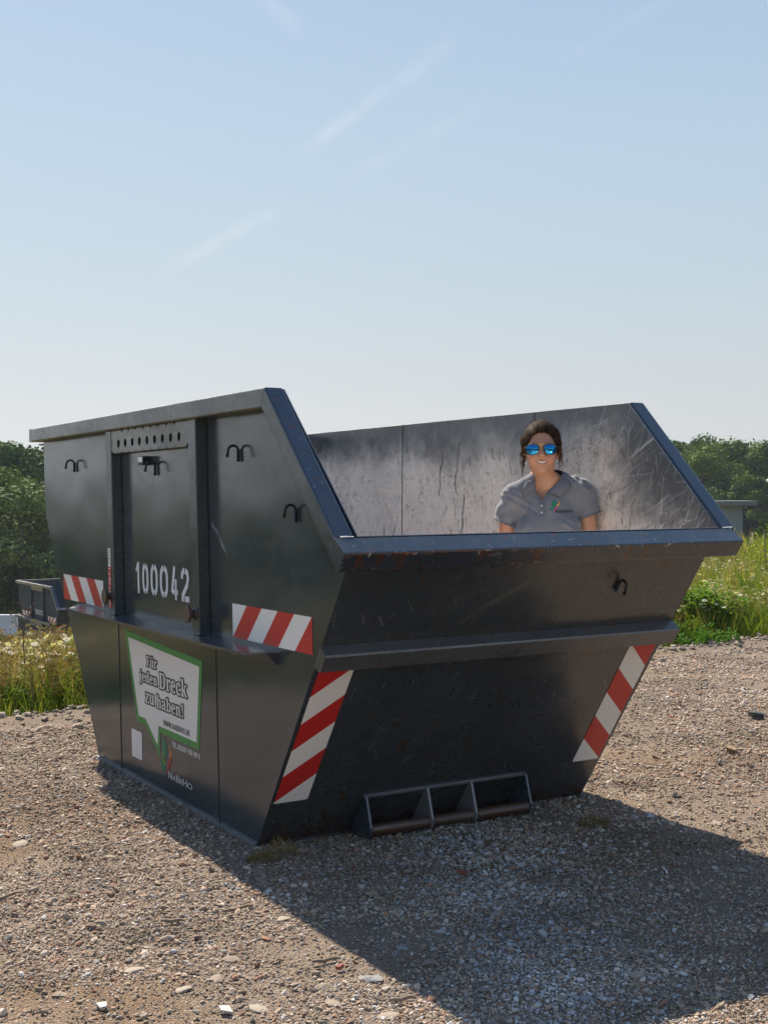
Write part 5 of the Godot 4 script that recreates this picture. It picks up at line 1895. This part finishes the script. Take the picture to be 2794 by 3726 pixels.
func make_person() -> void:
	var P := thing("person", "person in grey polo shirt and mirrored blue sunglasses standing inside the open skip", "person", Vector3(0.738, 0.022, -5.74), -0.10)
	var E := EYE
	var all := func(_p): return true
	# ---- skin
	var f := Field.new()
	f.ell(Vector3(0, 1.205, -0.014), Vector3(0.146, 0.19, 0.094))
	f.ell(Vector3(0, 1.02, -0.01), Vector3(0.125, 0.17, 0.09), 0.05)
	f.ell(Vector3(0, 0.87, -0.01), Vector3(0.165, 0.14, 0.115), 0.06)
	for s in [-1.0, 1.0]:
		f.cap(Vector3(s * 0.085, 0.84, 0), Vector3(s * 0.095 - 0.07, 0.46, -0.11), 0.085, 0.055, 0.05)
		f.cap(Vector3(s * 0.095 - 0.07, 0.46, -0.11), Vector3(s * 0.10 - 0.14, 0.08, -0.30), 0.053, 0.034, 0.03)
		f.cap(Vector3(s * 0.10 - 0.14, 0.045, -0.32), Vector3(s * 0.11 - 0.14, 0.035, -0.15), 0.036, 0.028, 0.03)
		f.cap(Vector3(s * 0.03, 1.445, -0.02), Vector3(s * 0.13, 1.378 + s * 0.008, -0.012), 0.036, 0.040, 0.04)
		f.cap(Vector3(s * 0.150, 1.362 + s * 0.010, -0.01), Vector3(s * 0.155, 1.345 + s * 0.010, -0.01), 0.050, 0.050, 0.05)
		f.cap(Vector3(s * 0.160, 1.36 + s * 0.010, -0.01), Vector3(s * 0.196, 1.10, -0.01), 0.044, 0.041, 0.012)
		f.cap(Vector3(s * 0.196, 1.10, -0.01), Vector3(s * 0.20, 0.88, 0.07), 0.040, 0.026, 0.012)
		f.ell(Vector3(s * 0.072, 1.20, 0.065), Vector3(0.070, 0.072, 0.060), 0.03)
	f.cap(Vector3(0.008, 1.40, -0.022), Vector3(0.004, 1.50, 0.004), 0.052, 0.048, 0.03)
	var h := Field.new()
	h.ell(Vector3(0, E + 0.022, -0.013), Vector3(0.073, 0.092, 0.096))
	h.ell(Vector3(0, E - 0.028, 0.028), Vector3(0.0605, 0.084, 0.056), 0.03)
	h.ell(Vector3(0, E - 0.064, 0.030), Vector3(0.043, 0.042, 0.044), 0.025)
	h.cap(Vector3(-0.006, E - 0.088, 0.062), Vector3(0.006, E - 0.088, 0.062), 0.0185, 0.0185, 0.018)
	for s in [-1.0, 1.0]:
		h.cap(Vector3(s * 0.034, E - 0.034, 0.053), Vector3(s * 0.031, E - 0.041, 0.056), 0.026, 0.0255, 0.014)
		h.ell(Vector3(s * 0.073, E - 0.014, -0.004), Vector3(0.011, 0.030, 0.018), 0.008)
		h.cap(Vector3(s * 0.012, E - 0.031, 0.089), Vector3(s * 0.010, E - 0.030, 0.093), 0.0078, 0.007, 0.007)
	h.cap(Vector3(-0.034, E + 0.022, 0.066), Vector3(0.034, E + 0.022, 0.066), 0.014, 0.014, 0.02)
	h.cap(Vector3(0, E + 0.006, 0.080), Vector3(0, E - 0.026, 0.0985), 0.0085, 0.0115, 0.012)
	h.ell(Vector3(0, E - 0.060, 0.066), Vector3(0.030, 0.016, 0.017), 0.012)
	h.cap(Vector3(0.008, 1.40, -0.022), Vector3(0.004, 1.50, 0.004), 0.052, 0.048, 0.03)
	var speck := FastNoiseLite.new()
	speck.frequency = 0.05
	var tone := Color(0.40, 0.205, 0.125)
	var skin_col := func(p: Vector3) -> Color:
		var c := tone
		if p.y > E - 0.06 and p.y < E - 0.01 and absf(p.x) > 0.02 and p.z > 0.04:
			c = c.lerp(Color(0.48, 0.22, 0.15), 0.6)
		return c * (1.0 + 0.10 * speck.get_noise_3dv(p * 900.0) + 0.08 * speck.get_noise_3dv(p * 220.0))
	var sk := Hide.new()
	sk.add(f, Vector3(-0.30, -0.01, -0.40), Vector3(0.27, 1.475, 0.20), 0.013, skin_col, all)
	sk.add(h, Vector3(-0.092, 1.452, -0.116), Vector3(0.092, E + 0.122, 0.118), 0.0031, skin_col, all)
	# hands: palm, four fingers and a thumb each, half closed
	for s in [-1.0, 1.0]:
		var hd := Field.new()
		var wr := Vector3(s * 0.20, 0.88, 0.07)
		var dn := Vector3(0, -0.92, 0.38).normalized()
		var fw := Vector3(0, 0.38, 0.92)
		hd.cap(wr, wr + dn * 0.03, 0.026, 0.024, 0.02)
		for q in 4:
			var o := (q - 1.5) * 0.019
			hd.cap(wr + dn * 0.03 + fw * o * 0.6, wr + dn * 0.085 + fw * o, 0.017, 0.0125, 0.015)
			var l: float = [0.040, 0.044, 0.041, 0.033][q]
			var k0 := wr + dn * 0.088 + fw * o
			var inn := Vector3(-s, 0, 0)
			var k1 := k0 + (dn * 0.92 + inn * 0.38) * l
			var k2 := k1 + (dn * 0.65 + inn * 0.76) * l * 0.62
			var k3 := k2 + (dn * 0.30 + inn * 0.95) * l * 0.5
			hd.cap(k0, k1, 0.0098, 0.0090, 0.004)
			hd.cap(k1, k2, 0.0090, 0.0082, 0.004)
			hd.cap(k2, k3, 0.0082, 0.0070, 0.004)
		var t0 := wr + dn * 0.028 + fw * 0.026
		var t1 := t0 + (dn * 0.6 + fw * 0.7 + Vector3(-s * 0.3, 0, 0)) * 0.040
		hd.cap(t0, t1, 0.014, 0.0105, 0.01)
		hd.cap(t1, t1 + (dn * 0.9 + fw * 0.2 + Vector3(-s * 0.3, 0, 0)) * 0.030, 0.0105, 0.0085, 0.005)
		sk.add(hd, wr + Vector3(-0.075, -0.22, -0.08), wr + Vector3(0.075, 0.02, 0.15), 0.0042, skin_col, all)
	var skin := mat(Color.WHITE, 0.5, 0.0, 0.45)
	skin.vertex_color_use_as_albedo = true
	skin.subsurf_scatter_enabled = true
	skin.subsurf_scatter_strength = 0.12
	for i in sk.v.size():
		sk.v[i].x += HX * smoothstep(1.42, 1.50, sk.v[i].y)
	part("body", sk.mesh(), skin, P)
	var mb := MB.new()
	# smiling mouth laid on the face: lips, the dark between, teeth
	var hz := func(x: float, y: float, off: float) -> Vector3:
		var z := 0.14
		for i in 40:
			var dd := h.d(Vector3(x, y, z))
			if dd < 0.0003:
				break
			z -= dd * 0.8
		return Vector3(x, y, z + off)
	var band := func(called: String, m: Material, half: float, up: Callable, low: Callable, off: float) -> void:
		var q := MB.new()
		var n := 14
		for k in n:
			for r in 2:
				var c := []
				for e in [[k, r], [k + 1, r], [k + 1, r + 1], [k, r + 1]]:
					var x: float = -half + 2.0 * half * e[0] / n
					var y := lerpf(up.call(x / half), low.call(x / half), e[1] / 2.0)
					c.append(hz.call(x, y, off))
				q.quad(c[0], c[1], c[2], c[3])
		part(called, q.mesh(true), m, P).position.x = HX
	var yc := func(t: float) -> float: return E - 0.0595 + 0.0062 * t * t
	band.call("lips", mat(lin(0.31, 0.115, 0.095), 0.4), 0.031, func(t): return yc.call(t) + 0.0032 + 0.0042 * (1.0 - pow(absf(t), 1.6)) - 0.0012 * exp(-t * t * 60.0), func(t): return yc.call(t) - 0.0030 - 0.0068 * (1.0 - t * t), 0.0007)
	band.call("mouth_gap", mat(lin(0.06, 0.02, 0.018), 0.5), 0.0275, func(t): return yc.call(t) + 0.0030 * (1.0 - t * t), func(t): return yc.call(t) - 0.0034 * (1.0 - t * t), 0.0012)
	band.call("teeth", mat(lin(0.72, 0.68, 0.62), 0.25), 0.0225, func(t): return yc.call(t) + 0.0026 * (1.0 - t * t * 0.6), func(t): return yc.call(t) - 0.0026 * (1.0 - t * t * 0.8), 0.0017)
	for s in [-1.0, 1.0]:
		mb = MB.new()
		var nc: Vector3 = hz.call(s * 0.0062, E - 0.0352, 0.0)
		mb.tube(PackedVector3Array([nc + Vector3(-0.0022, 0, 0.0004), nc + Vector3(0, 0.0006, 0.0006), nc + Vector3(0.0022, 0, 0.0004)]), PackedFloat32Array([0.0006, 0.0014, 0.0006]), 6)
		part("nostril", mb.mesh(true), mat(lin(0.10, 0.04, 0.03), 0.7), P).position.x = HX
	# ---- polo shirt
	var g := Field.new()
	g.ell(Vector3(0, 1.21, -0.01), Vector3(0.158, 0.20, 0.106))
	g.ell(Vector3(0, 1.02, -0.01), Vector3(0.140, 0.20, 0.103), 0.05)
	g.ell(Vector3(0, 0.90, -0.01), Vector3(0.168, 0.14, 0.123), 0.06)
	for s in [-1.0, 1.0]:
		g.cap(Vector3(s * 0.035, 1.442, -0.02), Vector3(s * 0.14, 1.385 + s * 0.010, -0.012), 0.048, 0.050, 0.05)
		g.cap(Vector3(s * 0.148, 1.362 + s * 0.010, -0.01), Vector3(s * 0.155, 1.345 + s * 0.010, -0.01), 0.057, 0.057, 0.05)
		g.ell(Vector3(s * 0.072, 1.20, 0.066), Vector3(0.076, 0.078, 0.064), 0.035)
		var k: float = 0.035 * s
		g.cap(Vector3(s * 0.160, 1.36 + s * 0.010, -0.01), Vector3(s * 0.193, 1.21, -0.01), 0.053, 0.060, 0.007)
	g.fold = 0.0070
	var keep := func(p: Vector3) -> bool:
		if p.y < 0.83:
			return false
		# neck opening and the V below it
		var nr := Vector2(p.x - 0.006, p.z + 0.012)
		if p.y > 1.43 and nr.length() < 0.066:
			return false
		if p.z > 0.0 and p.y > 1.345:
			var t := minf((p.y - 1.345) / 0.045, 1.0)
			var over := maxf(0.0, p.y - 1.39)
			if p.x > lerpf(-0.027, -0.060, t) and p.x < lerpf(-0.023, 0.003, t) + over * 0.72:
				return false
		# sleeve ends
		var s := signf(p.x)
		var e0 := Vector3(s * 0.188, 1.245 if s < 0 else 1.281, 0)
		if absf(p.x) > 0.150 and (p - e0).dot(Vector3(s * (0.42 if s < 0 else 0.30), -0.92, 0)) > 0 and p.y > 1.05:
			return false
		return true
	var cloth := mat(Color.WHITE, 0.9, 0.0, 0.2)
	cloth.vertex_color_use_as_albedo = true
	cloth.rim_enabled = true
	cloth.rim = 0.5
	cloth.rim_tint = 0.5
	var grey := Color(0.150, 0.157, 0.178)
	var sh := Hide.new()
	sh.add(g, Vector3(-0.275, 0.80, -0.16), Vector3(0.275, 1.50, 0.17), 0.0065, func(_p): return grey, keep)
	var shirt := part("polo_shirt", sh.mesh(), cloth, P)
	# collar
	var tops := [Vector3(-0.062, 1.390, 0), Vector3(-0.056, 1.436, 0.034), Vector3(-0.056, 1.470, -0.014), Vector3(0.004, 1.486, -0.064), Vector3(0.063, 1.482, -0.014), Vector3(0.054, 1.440, 0.036), Vector3(0.004, 1.380, 0)]
	var outs := [Vector3(-0.108, 1.362, 0), Vector3(-0.112, 1.400, 0), Vector3(-0.098, 1.436, -0.020), Vector3(0.004, 1.438, -0.098), Vector3(0.104, 1.448, -0.020), Vector3(0.102, 1.410, 0), Vector3(0.052, 1.364, 0)]
	for i in [0, 6]:
		var z := 0.2
		for it in 40:
			var dd := minf(g.d(Vector3(tops[i].x, tops[i].y, z)), f.d(Vector3(tops[i].x, tops[i].y, z)))
			if dd < 0.0005:
				break
			z -= dd * 0.8
		tops[i].z = z + 0.005
	for i in [0, 1, 5, 6]:
		var z := 0.2
		for it in 40:
			var dd := g.d(Vector3(outs[i].x, outs[i].y, z))
			if dd < 0.0005:
				break
			z -= dd * 0.8
		outs[i].z = z + 0.006
	mb = MB.new()
	var rows := []
	for i in 25:
		var q := i / 24.0 * 6.0
		var j := mini(int(q), 5)
		var w := q - j
		var pt: Vector3 = tops[j].cubic_interpolate(tops[j + 1], tops[maxi(j - 1, 0)], tops[mini(j + 2, 6)], w)
		var po: Vector3 = outs[j].cubic_interpolate(outs[j + 1], outs[maxi(j - 1, 0)], outs[mini(j + 2, 6)], w)
		var row := PackedVector3Array()
		for m in 5:
			var z := m / 4.0
			var lift := Vector3(pt.x, 0, pt.z + 0.012).normalized() * 0.006 * sin(z * PI) + Vector3.UP * 0.005 * sin(z * PI)
			row.append(pt.lerp(po, z) + lift)
		# and back under, 3 mm in
		row.append(po + Vector3(0, -0.003, 0) - Vector3(po.x, 0, po.z).normalized() * 0.003)
		row.append(pt - Vector3(pt.x, 0, pt.z + 0.012).normalized() * 0.004 - Vector3(0, 0.03, 0))
		rows.append(row)
	for i in 24:
		for m in rows[0].size() - 1:
			mb.quad(rows[i][m], rows[i + 1][m], rows[i + 1][m + 1], rows[i][m + 1])
	var cloth2 := mat(srgb(grey * 0.84), 0.9, 0.0, 0.2)
	part("collar", mb.mesh(true), cloth2, shirt)
	# things lying on the shirt
	var face := func(p: Vector2, off: float) -> Vector3:
		var z := 0.20
		for i in 40:
			var dd := g.d(Vector3(p.x, p.y, z))
			if dd < 0.0004:
				break
			z -= dd * 0.8
		return Vector3(p.x, p.y, z + off)
	mb = MB.new()
	for q in [[-0.036, -0.0245], [-0.0235, -0.010]]:
		for i in 6:
			var y0 := 1.276 + i * 0.013
			for e in [[0.0015, q[0], q[1]]]:
				mb.quad(face.call(Vector2(e[1], y0), e[0]), face.call(Vector2(e[2], y0), e[0] + 0.001), face.call(Vector2(e[2], y0 + 0.013), e[0] + 0.001), face.call(Vector2(e[1], y0 + 0.013), e[0]))
	part("placket", mb.mesh(), cloth2, shirt)
	# the open front's edges
	for q in [[Vector2(-0.064, 1.394), Vector2(-0.026, 1.338)], [Vector2(0.008, 1.392), Vector2(-0.022, 1.338)]]:
		mb = MB.new()
		for i in 6:
			var a0: Vector2 = q[0].lerp(q[1], i / 6.0)
			var a1: Vector2 = q[0].lerp(q[1], (i + 1) / 6.0)
			var wv := Vector2(0.0065, 0)
			mb.quad(face.call(a0 - wv, 0.003), face.call(a0 + wv, 0.003), face.call(a1 + wv, 0.003), face.call(a1 - wv, 0.003))
		part("front_edge", mb.mesh(), cloth2, shirt)
	for y in [1.325, 1.295]:
		mb = MB.new()
		var c0: Vector3 = face.call(Vector2(-0.028, y), 0.003)
		mb.tube(PackedVector3Array([c0, c0 + Vector3(0, 0, 0.0025)]), PackedFloat32Array([0.0052]), 10)
		part("button", mb.mesh(), mat(lin(0.28, 0.29, 0.31), 0.3), shirt)
	# embroidered mark and lettering
	var flat := func(poly: Array, m: Material, called: String) -> void:
		var b2 := MB.new()
		var pv := PackedVector2Array()
		for s in poly:
			pv.append(Vector2(s[0], s[1]))
		sheet(b2, pv, func(p): return face.call(p, 0.0022))
		part(called, b2.mesh(), m, shirt)
	flat.call([[0.026, 1.352], [0.038, 1.340], [0.038, 1.326], [0.029, 1.313], [0.018, 1.326], [0.015, 1.338]], M.leaf_dark, "leaf_mark")
	flat.call([[0.006, 1.308], [0.012, 1.318], [0.024, 1.316], [0.030, 1.306], [0.018, 1.302]], M.leaf_dark, "leaf_mark")
	flat.call([[0.024, 1.296], [0.029, 1.298], [0.034, 1.312], [0.042, 1.322], [0.037, 1.325], [0.029, 1.314]], mat(lin(0.55, 0.02, 0.16), 0.7), "red_flame")
	flat.call([[0.042, 1.322], [0.050, 1.330], [0.053, 1.340], [0.050, 1.346], [0.048, 1.334], [0.037, 1.325]], mat(lin(0.75, 0.42, 0.05), 0.7), "orange_flame")
	var tm := TextMesh.new()
	tm.text = "NABRHO"
	tm.font = sys_font(["Droid Sans"], true)
	tm.font_size = 48
	tm.pixel_size = 0.01
	tm.depth = 0.001
	tm.horizontal_alignment = HORIZONTAL_ALIGNMENT_LEFT
	var arr := tm.get_mesh_arrays()
	var src: PackedVector3Array = arr[Mesh.ARRAY_VERTEX]
	var bx := AABB(src[0], Vector3.ZERO)
	for p in src:
		bx = bx.expand(p)
	var ti: PackedInt32Array = arr[Mesh.ARRAY_INDEX] if arr[Mesh.ARRAY_INDEX] != null else PackedInt32Array(range(src.size()))
	mb = MB.new()
	for i in range(0, ti.size(), 3):
		if src[ti[i]].z < 0 or src[ti[i + 1]].z < 0 or src[ti[i + 2]].z < 0:
			continue
		var q := []
		for k in 3:
			var p := src[ti[i + k]]
			q.append(face.call(Vector2(0.032 + 0.078 * (p.x - bx.position.x) / bx.size.x, 1.293 + 0.014 * (p.y - bx.position.y) / bx.size.y), 0.0022))
		mb.tri(q[0], q[1], q[2])
	part("stitched_name", mb.mesh(), M.hook, shirt)
	# hems of the sleeves
	for s in [-1.0, 1.0]:
		var e0 := Vector3(s * 0.188, 1.245 if s < 0 else 1.281, -0.01)
		var ax := Vector3(s * (0.42 if s < 0 else 0.30), -0.92, 0).normalized()
		var a1 := Vector3(0, 0, 1)
		var a2 := ax.cross(a1).normalized()
		var hm := PackedVector3Array()
		for i in 33:
			var dir := a1 * cos(TAU * i / 32.0) + a2 * sin(TAU * i / 32.0)
			var r := 0.09
			for it in 24:
				var dd := g.d(e0 + dir * r)
				if dd < 0.0004:
					break
				r -= dd * 0.8
			hm.append(e0 + dir * minf(r, 0.075))
		mb = MB.new()
		mb.tube(hm, PackedFloat32Array([0.0042]), 6)
		part("sleeve_hem", mb.mesh(true), cloth2, shirt)
	# ---- trousers and shoes
	var tr := Field.new()
	tr.ell(Vector3(0, 0.87, -0.01), Vector3(0.172, 0.14, 0.122))
	for s in [-1.0, 1.0]:
		tr.cap(Vector3(s * 0.085, 0.84, 0), Vector3(s * 0.095 - 0.07, 0.46, -0.11), 0.093, 0.066, 0.05)
		tr.cap(Vector3(s * 0.095 - 0.07, 0.46, -0.11), Vector3(s * 0.10 - 0.14, 0.06, -0.30), 0.065, 0.055, 0.03)
	var ts := Hide.new()
	ts.add(tr, Vector3(-0.34, -0.02, -0.42), Vector3(0.22, 1.0, 0.16), 0.014, func(_p): return Color(0.02, 0.024, 0.035), func(p: Vector3): return p.y > 0.05 and p.y < 0.93)
	part("trousers", ts.mesh(), cloth, P)
	for s in [-1.0, 1.0]:
		var so := Field.new()
		so.cap(Vector3(s * 0.10 - 0.14, 0.042, -0.33), Vector3(s * 0.112 - 0.14, 0.034, -0.145), 0.046, 0.036, 0.02)
		so.cap(Vector3(s * 0.10 - 0.14, 0.10, -0.31), Vector3(s * 0.10 - 0.14, 0.05, -0.31), 0.044, 0.046, 0.02)
		var ss := Hide.new()
		ss.add(so, Vector3(s * 0.10 - 0.22, -0.02, -0.40), Vector3(s * 0.10 - 0.06, 0.16, -0.08), 0.010, func(_p): return Color(0.03, 0.03, 0.03), all)
		part("shoe", ss.mesh(), cloth, P)
	make_hair(P)
	make_glasses(P)

func make_hair(P: Node3D) -> void:
	var E := EYE
	var f := Field.new()
	var cc := Vector3(0, E + 0.027, -0.022)
	var cr := Vector3(0.0835, 0.0985, 0.106)
	f.ell(cc, cr)
	f.ell(Vector3(0.0, E + 0.02, -0.125), Vector3(0.05, 0.045, 0.035), 0.03)
	for s in [-1.0, 1.0]:
		f.ell(Vector3(s * 0.070, E + 0.018, -0.012), Vector3(0.016, 0.036, 0.036), 0.03)
	var keep := func(p: Vector3) -> bool:
		var x := absf(p.x) / 0.064
		var y := absf(p.y - (E - 0.022)) / 0.096
		if p.z > 0.012 and pow(x, 2.5) + pow(y, 2.5) < 1.0:
			return false
		return not (p.y < E - 0.022 and p.z > -0.055)
	var dark := Color(0.030, 0.017, 0.011)
	var sk := Hide.new()
	sk.add(f, Vector3(-0.105, E - 0.09, -0.175), Vector3(0.105, E + 0.135, 0.10), 0.0042, func(_p): return dark, keep)
	var m := mat(Color.WHITE, 0.85, 0.0, 0.1)
	m.vertex_color_use_as_albedo = true
	var hair := part("hair", sk.mesh(), m, P)
	hair.position.x = HX
	# combed strands over the cap, from the parting back and down
	rng.seed = 1234
	var mb := MB.new()
	mb.use_col = true
	var knot := Vector3(0, -0.05, -1).normalized()
	for i in 2300:
		# start anywhere on the hairline or behind it, sweep back to the knot
		var a := rng.randf_range(-0.35, PI + 0.35)
		var e := Vector3(0.066 * cos(a), 0.099 * sin(a) - 0.045, 0.0)
		var d0 := Vector3(e.x / cr.x, e.y / cr.y, 0)
		var zz := 1.0 - d0.length_squared()
		d0.z = sqrt(maxf(zz, 0.0)) if zz > 0 else 0.0
		d0 = d0.normalized()
		var start := rng.randf_range(0.0, 0.02) if rng.randf() < 0.55 else rng.randf_range(0.0, 0.7)
		var stop := minf(1.0, start + rng.randf_range(0.35, 0.8))
		mb.c = Color(0.022, 0.013, 0.009).lerp(Color(0.125, 0.068, 0.037), pow(rng.randf(), 2.2) * (0.5 + 0.5 * sin(a * 13.0)))
		var lift := rng.randf_range(0.0002, 0.004) + 0.006 * maxf(0.0, sin(a * 9.0) * sin(a * 4.0 + 1.0)) * rng.randf_range(0.6, 1.0)
		var w := rng.randf_range(0.0006, 0.0014)
		var wig := rng.randfn(0, 0.05)
		var last := Vector3.ZERO
		var axis := d0.cross(knot).normalized()
		var full := d0.angle_to(knot)
		for k in 9:
			var t := lerpf(start, stop, k / 8.0)
			var d := d0.rotated(axis, full * t)
			d = (d + Vector3.UP * 0.16 * sin(t * PI) + axis * wig * sin(t * 7.0 + i)).normalized()
			var p := cc + d * (cr + Vector3.ONE * (lift + 0.003 * sin(t * PI) + 0.0035 * maxf(0.0, sin(a * 7.0 + t * 6.0))))
			if k > 0:
				var n := d.cross((p - last).normalized()).normalized() * w
				mb.quad(last - n, last + n, p + n, p - n)
			last = p
	var m2 := mat(Color.WHITE, 0.7, 0.0, 0.15)
	m2.vertex_color_use_as_albedo = true
	part("combed_strands", mb.mesh(), m2, hair)
	# loose locks beside the face and flyaway hairs on top
	mb = MB.new()
	mb.use_col = true
	for i in 46:
		var s := -1.0 if i % 2 == 0 else 1.0
		var p := Vector3(s * rng.randf_range(0.070, 0.086), E + rng.randf_range(-0.035, 0.03), rng.randf_range(-0.02, 0.045))
		var l := rng.randf_range(0.05, 0.115) if i < 26 else rng.randf_range(0.03, 0.06)
		var pts := PackedVector3Array()
		var wob := rng.randf() * TAU
		for k in 7:
			var t := k / 6.0
			pts.append(p + Vector3(s * (0.010 * t + 0.006 * sin(t * 5.0 + wob)), -l * t, 0.006 * sin(t * 4.0 + wob)))
		mb.c = Color(0.03, 0.018, 0.012).lerp(Color(0.09, 0.05, 0.03), rng.randf())
		mb.tube(pts, PackedFloat32Array([0.0016, 0.0018, 0.0016, 0.0012, 0.001, 0.0008, 0.0004]), 4)
	for i in 130:
		var az := rng.randf_range(-2.2, 1.6)
		var el := rng.randf_range(0.35, 1.4)
		var d := Vector3(sin(az) * cos(el), sin(el), cos(az) * cos(el) - 0.2).normalized()
		var p := cc + d * cr
		var q := p + (d * 0.4 + Vector3(rng.randfn(), rng.randfn() * 0.4, rng.randfn()).normalized()).normalized() * rng.randf_range(0.012, 0.036)
		mb.c = Color(0.10, 0.06, 0.035)
		mb.tube(PackedVector3Array([p, p.lerp(q, 0.5) + d * 0.005, q]), PackedFloat32Array([0.0007, 0.0006, 0.0004]), 3)
	part("loose_locks", mb.mesh(), m, hair)

func make_glasses(P: Node3D) -> void:
	var E := EYE
	var zf := func(p: Vector2, off := 0.0) -> Vector3: return Vector3(p.x, E + p.y, 0.1035 - 3.2 * p.x * p.x + off)
	var lens := mat(lin(0.02, 0.20, 0.46), 0.05, 1.0)
	var rimm := mat(lin(0.03, 0.025, 0.022), 0.3)
	var gold := mat(lin(0.72, 0.45, 0.25), 0.25, 1.0)
	var mb := MB.new()
	mb.tube(PackedVector3Array([zf.call(Vector2(-0.034, 0.0195)), zf.call(Vector2(0.0, 0.0215), 0.004), zf.call(Vector2(0.034, 0.022))]), PackedFloat32Array([0.0014]), 6)
	var fr := part("sunglasses", mb.mesh(true), gold, P)
	fr.position.x = HX
	mb = MB.new()
	mb.tube(PackedVector3Array([zf.call(Vector2(-0.0135, 0.011)), zf.call(Vector2(0.0, 0.0135), 0.003), zf.call(Vector2(0.0095, 0.011))]), PackedFloat32Array([0.0012]), 6)
	part("bridge", mb.mesh(true), gold, fr)
	for s in [-1.0, 1.0]:
		var cx: float = -0.042 if s < 0 else 0.036
		var o := PackedVector2Array()
		for i in 28:
			var g := TAU * i / 28.0
			var x := cos(g)
			var y := sin(g)
			# aviator: flat on top, fuller low and outwards
			var px: float = 0.0288 * signf(x) * pow(absf(x), 0.85) + (0.0018 if y < 0 else 0.0) * s
			var py: float = 0.0252 * signf(y) * pow(absf(y), 0.8 if y > 0 else 0.95)
			if y > 0:
				py *= 0.86
			else:
				px *= 1.0 - 0.10 * absf(y)
			o.append(Vector2(cx + px, py - 0.001))
		mb = MB.new()
		var cm := Vector2(cx, -0.002)
		for r in 5:
			for i in 28:
				var j := (i + 1) % 28
				var r0 := r / 5.0
				var r1 := (r + 1) / 5.0
				var q := []
				for e in [[i, r0], [i, r1], [j, r1], [j, r0]]:
					q.append(zf.call(cm.lerp(o[e[0]], e[1]), 0.0075 * (1.0 - e[1] * e[1])))
				if r == 0:
					mb.tri(q[0], q[1], q[2])
				else:
					mb.quad(q[0], q[1], q[2], q[3])
		part("lens", mb.mesh(true), lens, fr)
		mb = MB.new()
		var ring := PackedVector3Array()
		for i in 29:
			ring.append(zf.call(o[i % 28], 0.0004))
		mb.tube(ring, PackedFloat32Array([0.0020]), 6)
		part("lens_rim", mb.mesh(true), rimm, fr)
		mb = MB.new()
		mb.tube(PackedVector3Array([zf.call(Vector2(cx + s * 0.0282, 0.009)), Vector3(s * 0.0725, E + 0.010, 0.080), Vector3(s * 0.0790, E + 0.008, 0.02), Vector3(s * 0.0790, E + 0.002, -0.01)]), PackedFloat32Array([0.0014]), 6)
		part("temple", mb.mesh(true), gold, fr)
		# hoop earring
		mb = MB.new()
		var hp := PackedVector3Array()
		for i in 19:
			var g := TAU * i / 18.0
			hp.append(Vector3(s * 0.0745 + 0.0085 * sin(g) * 0.8, E - 0.0545 + 0.0095 * cos(g), 0.010 + 0.006 * sin(g)))
		mb.tube(hp, PackedFloat32Array([0.0012]), 6)
		part("earring", mb.mesh(true), mat(lin(0.75, 0.68, 0.55), 0.2, 1.0), P).position.x = HX
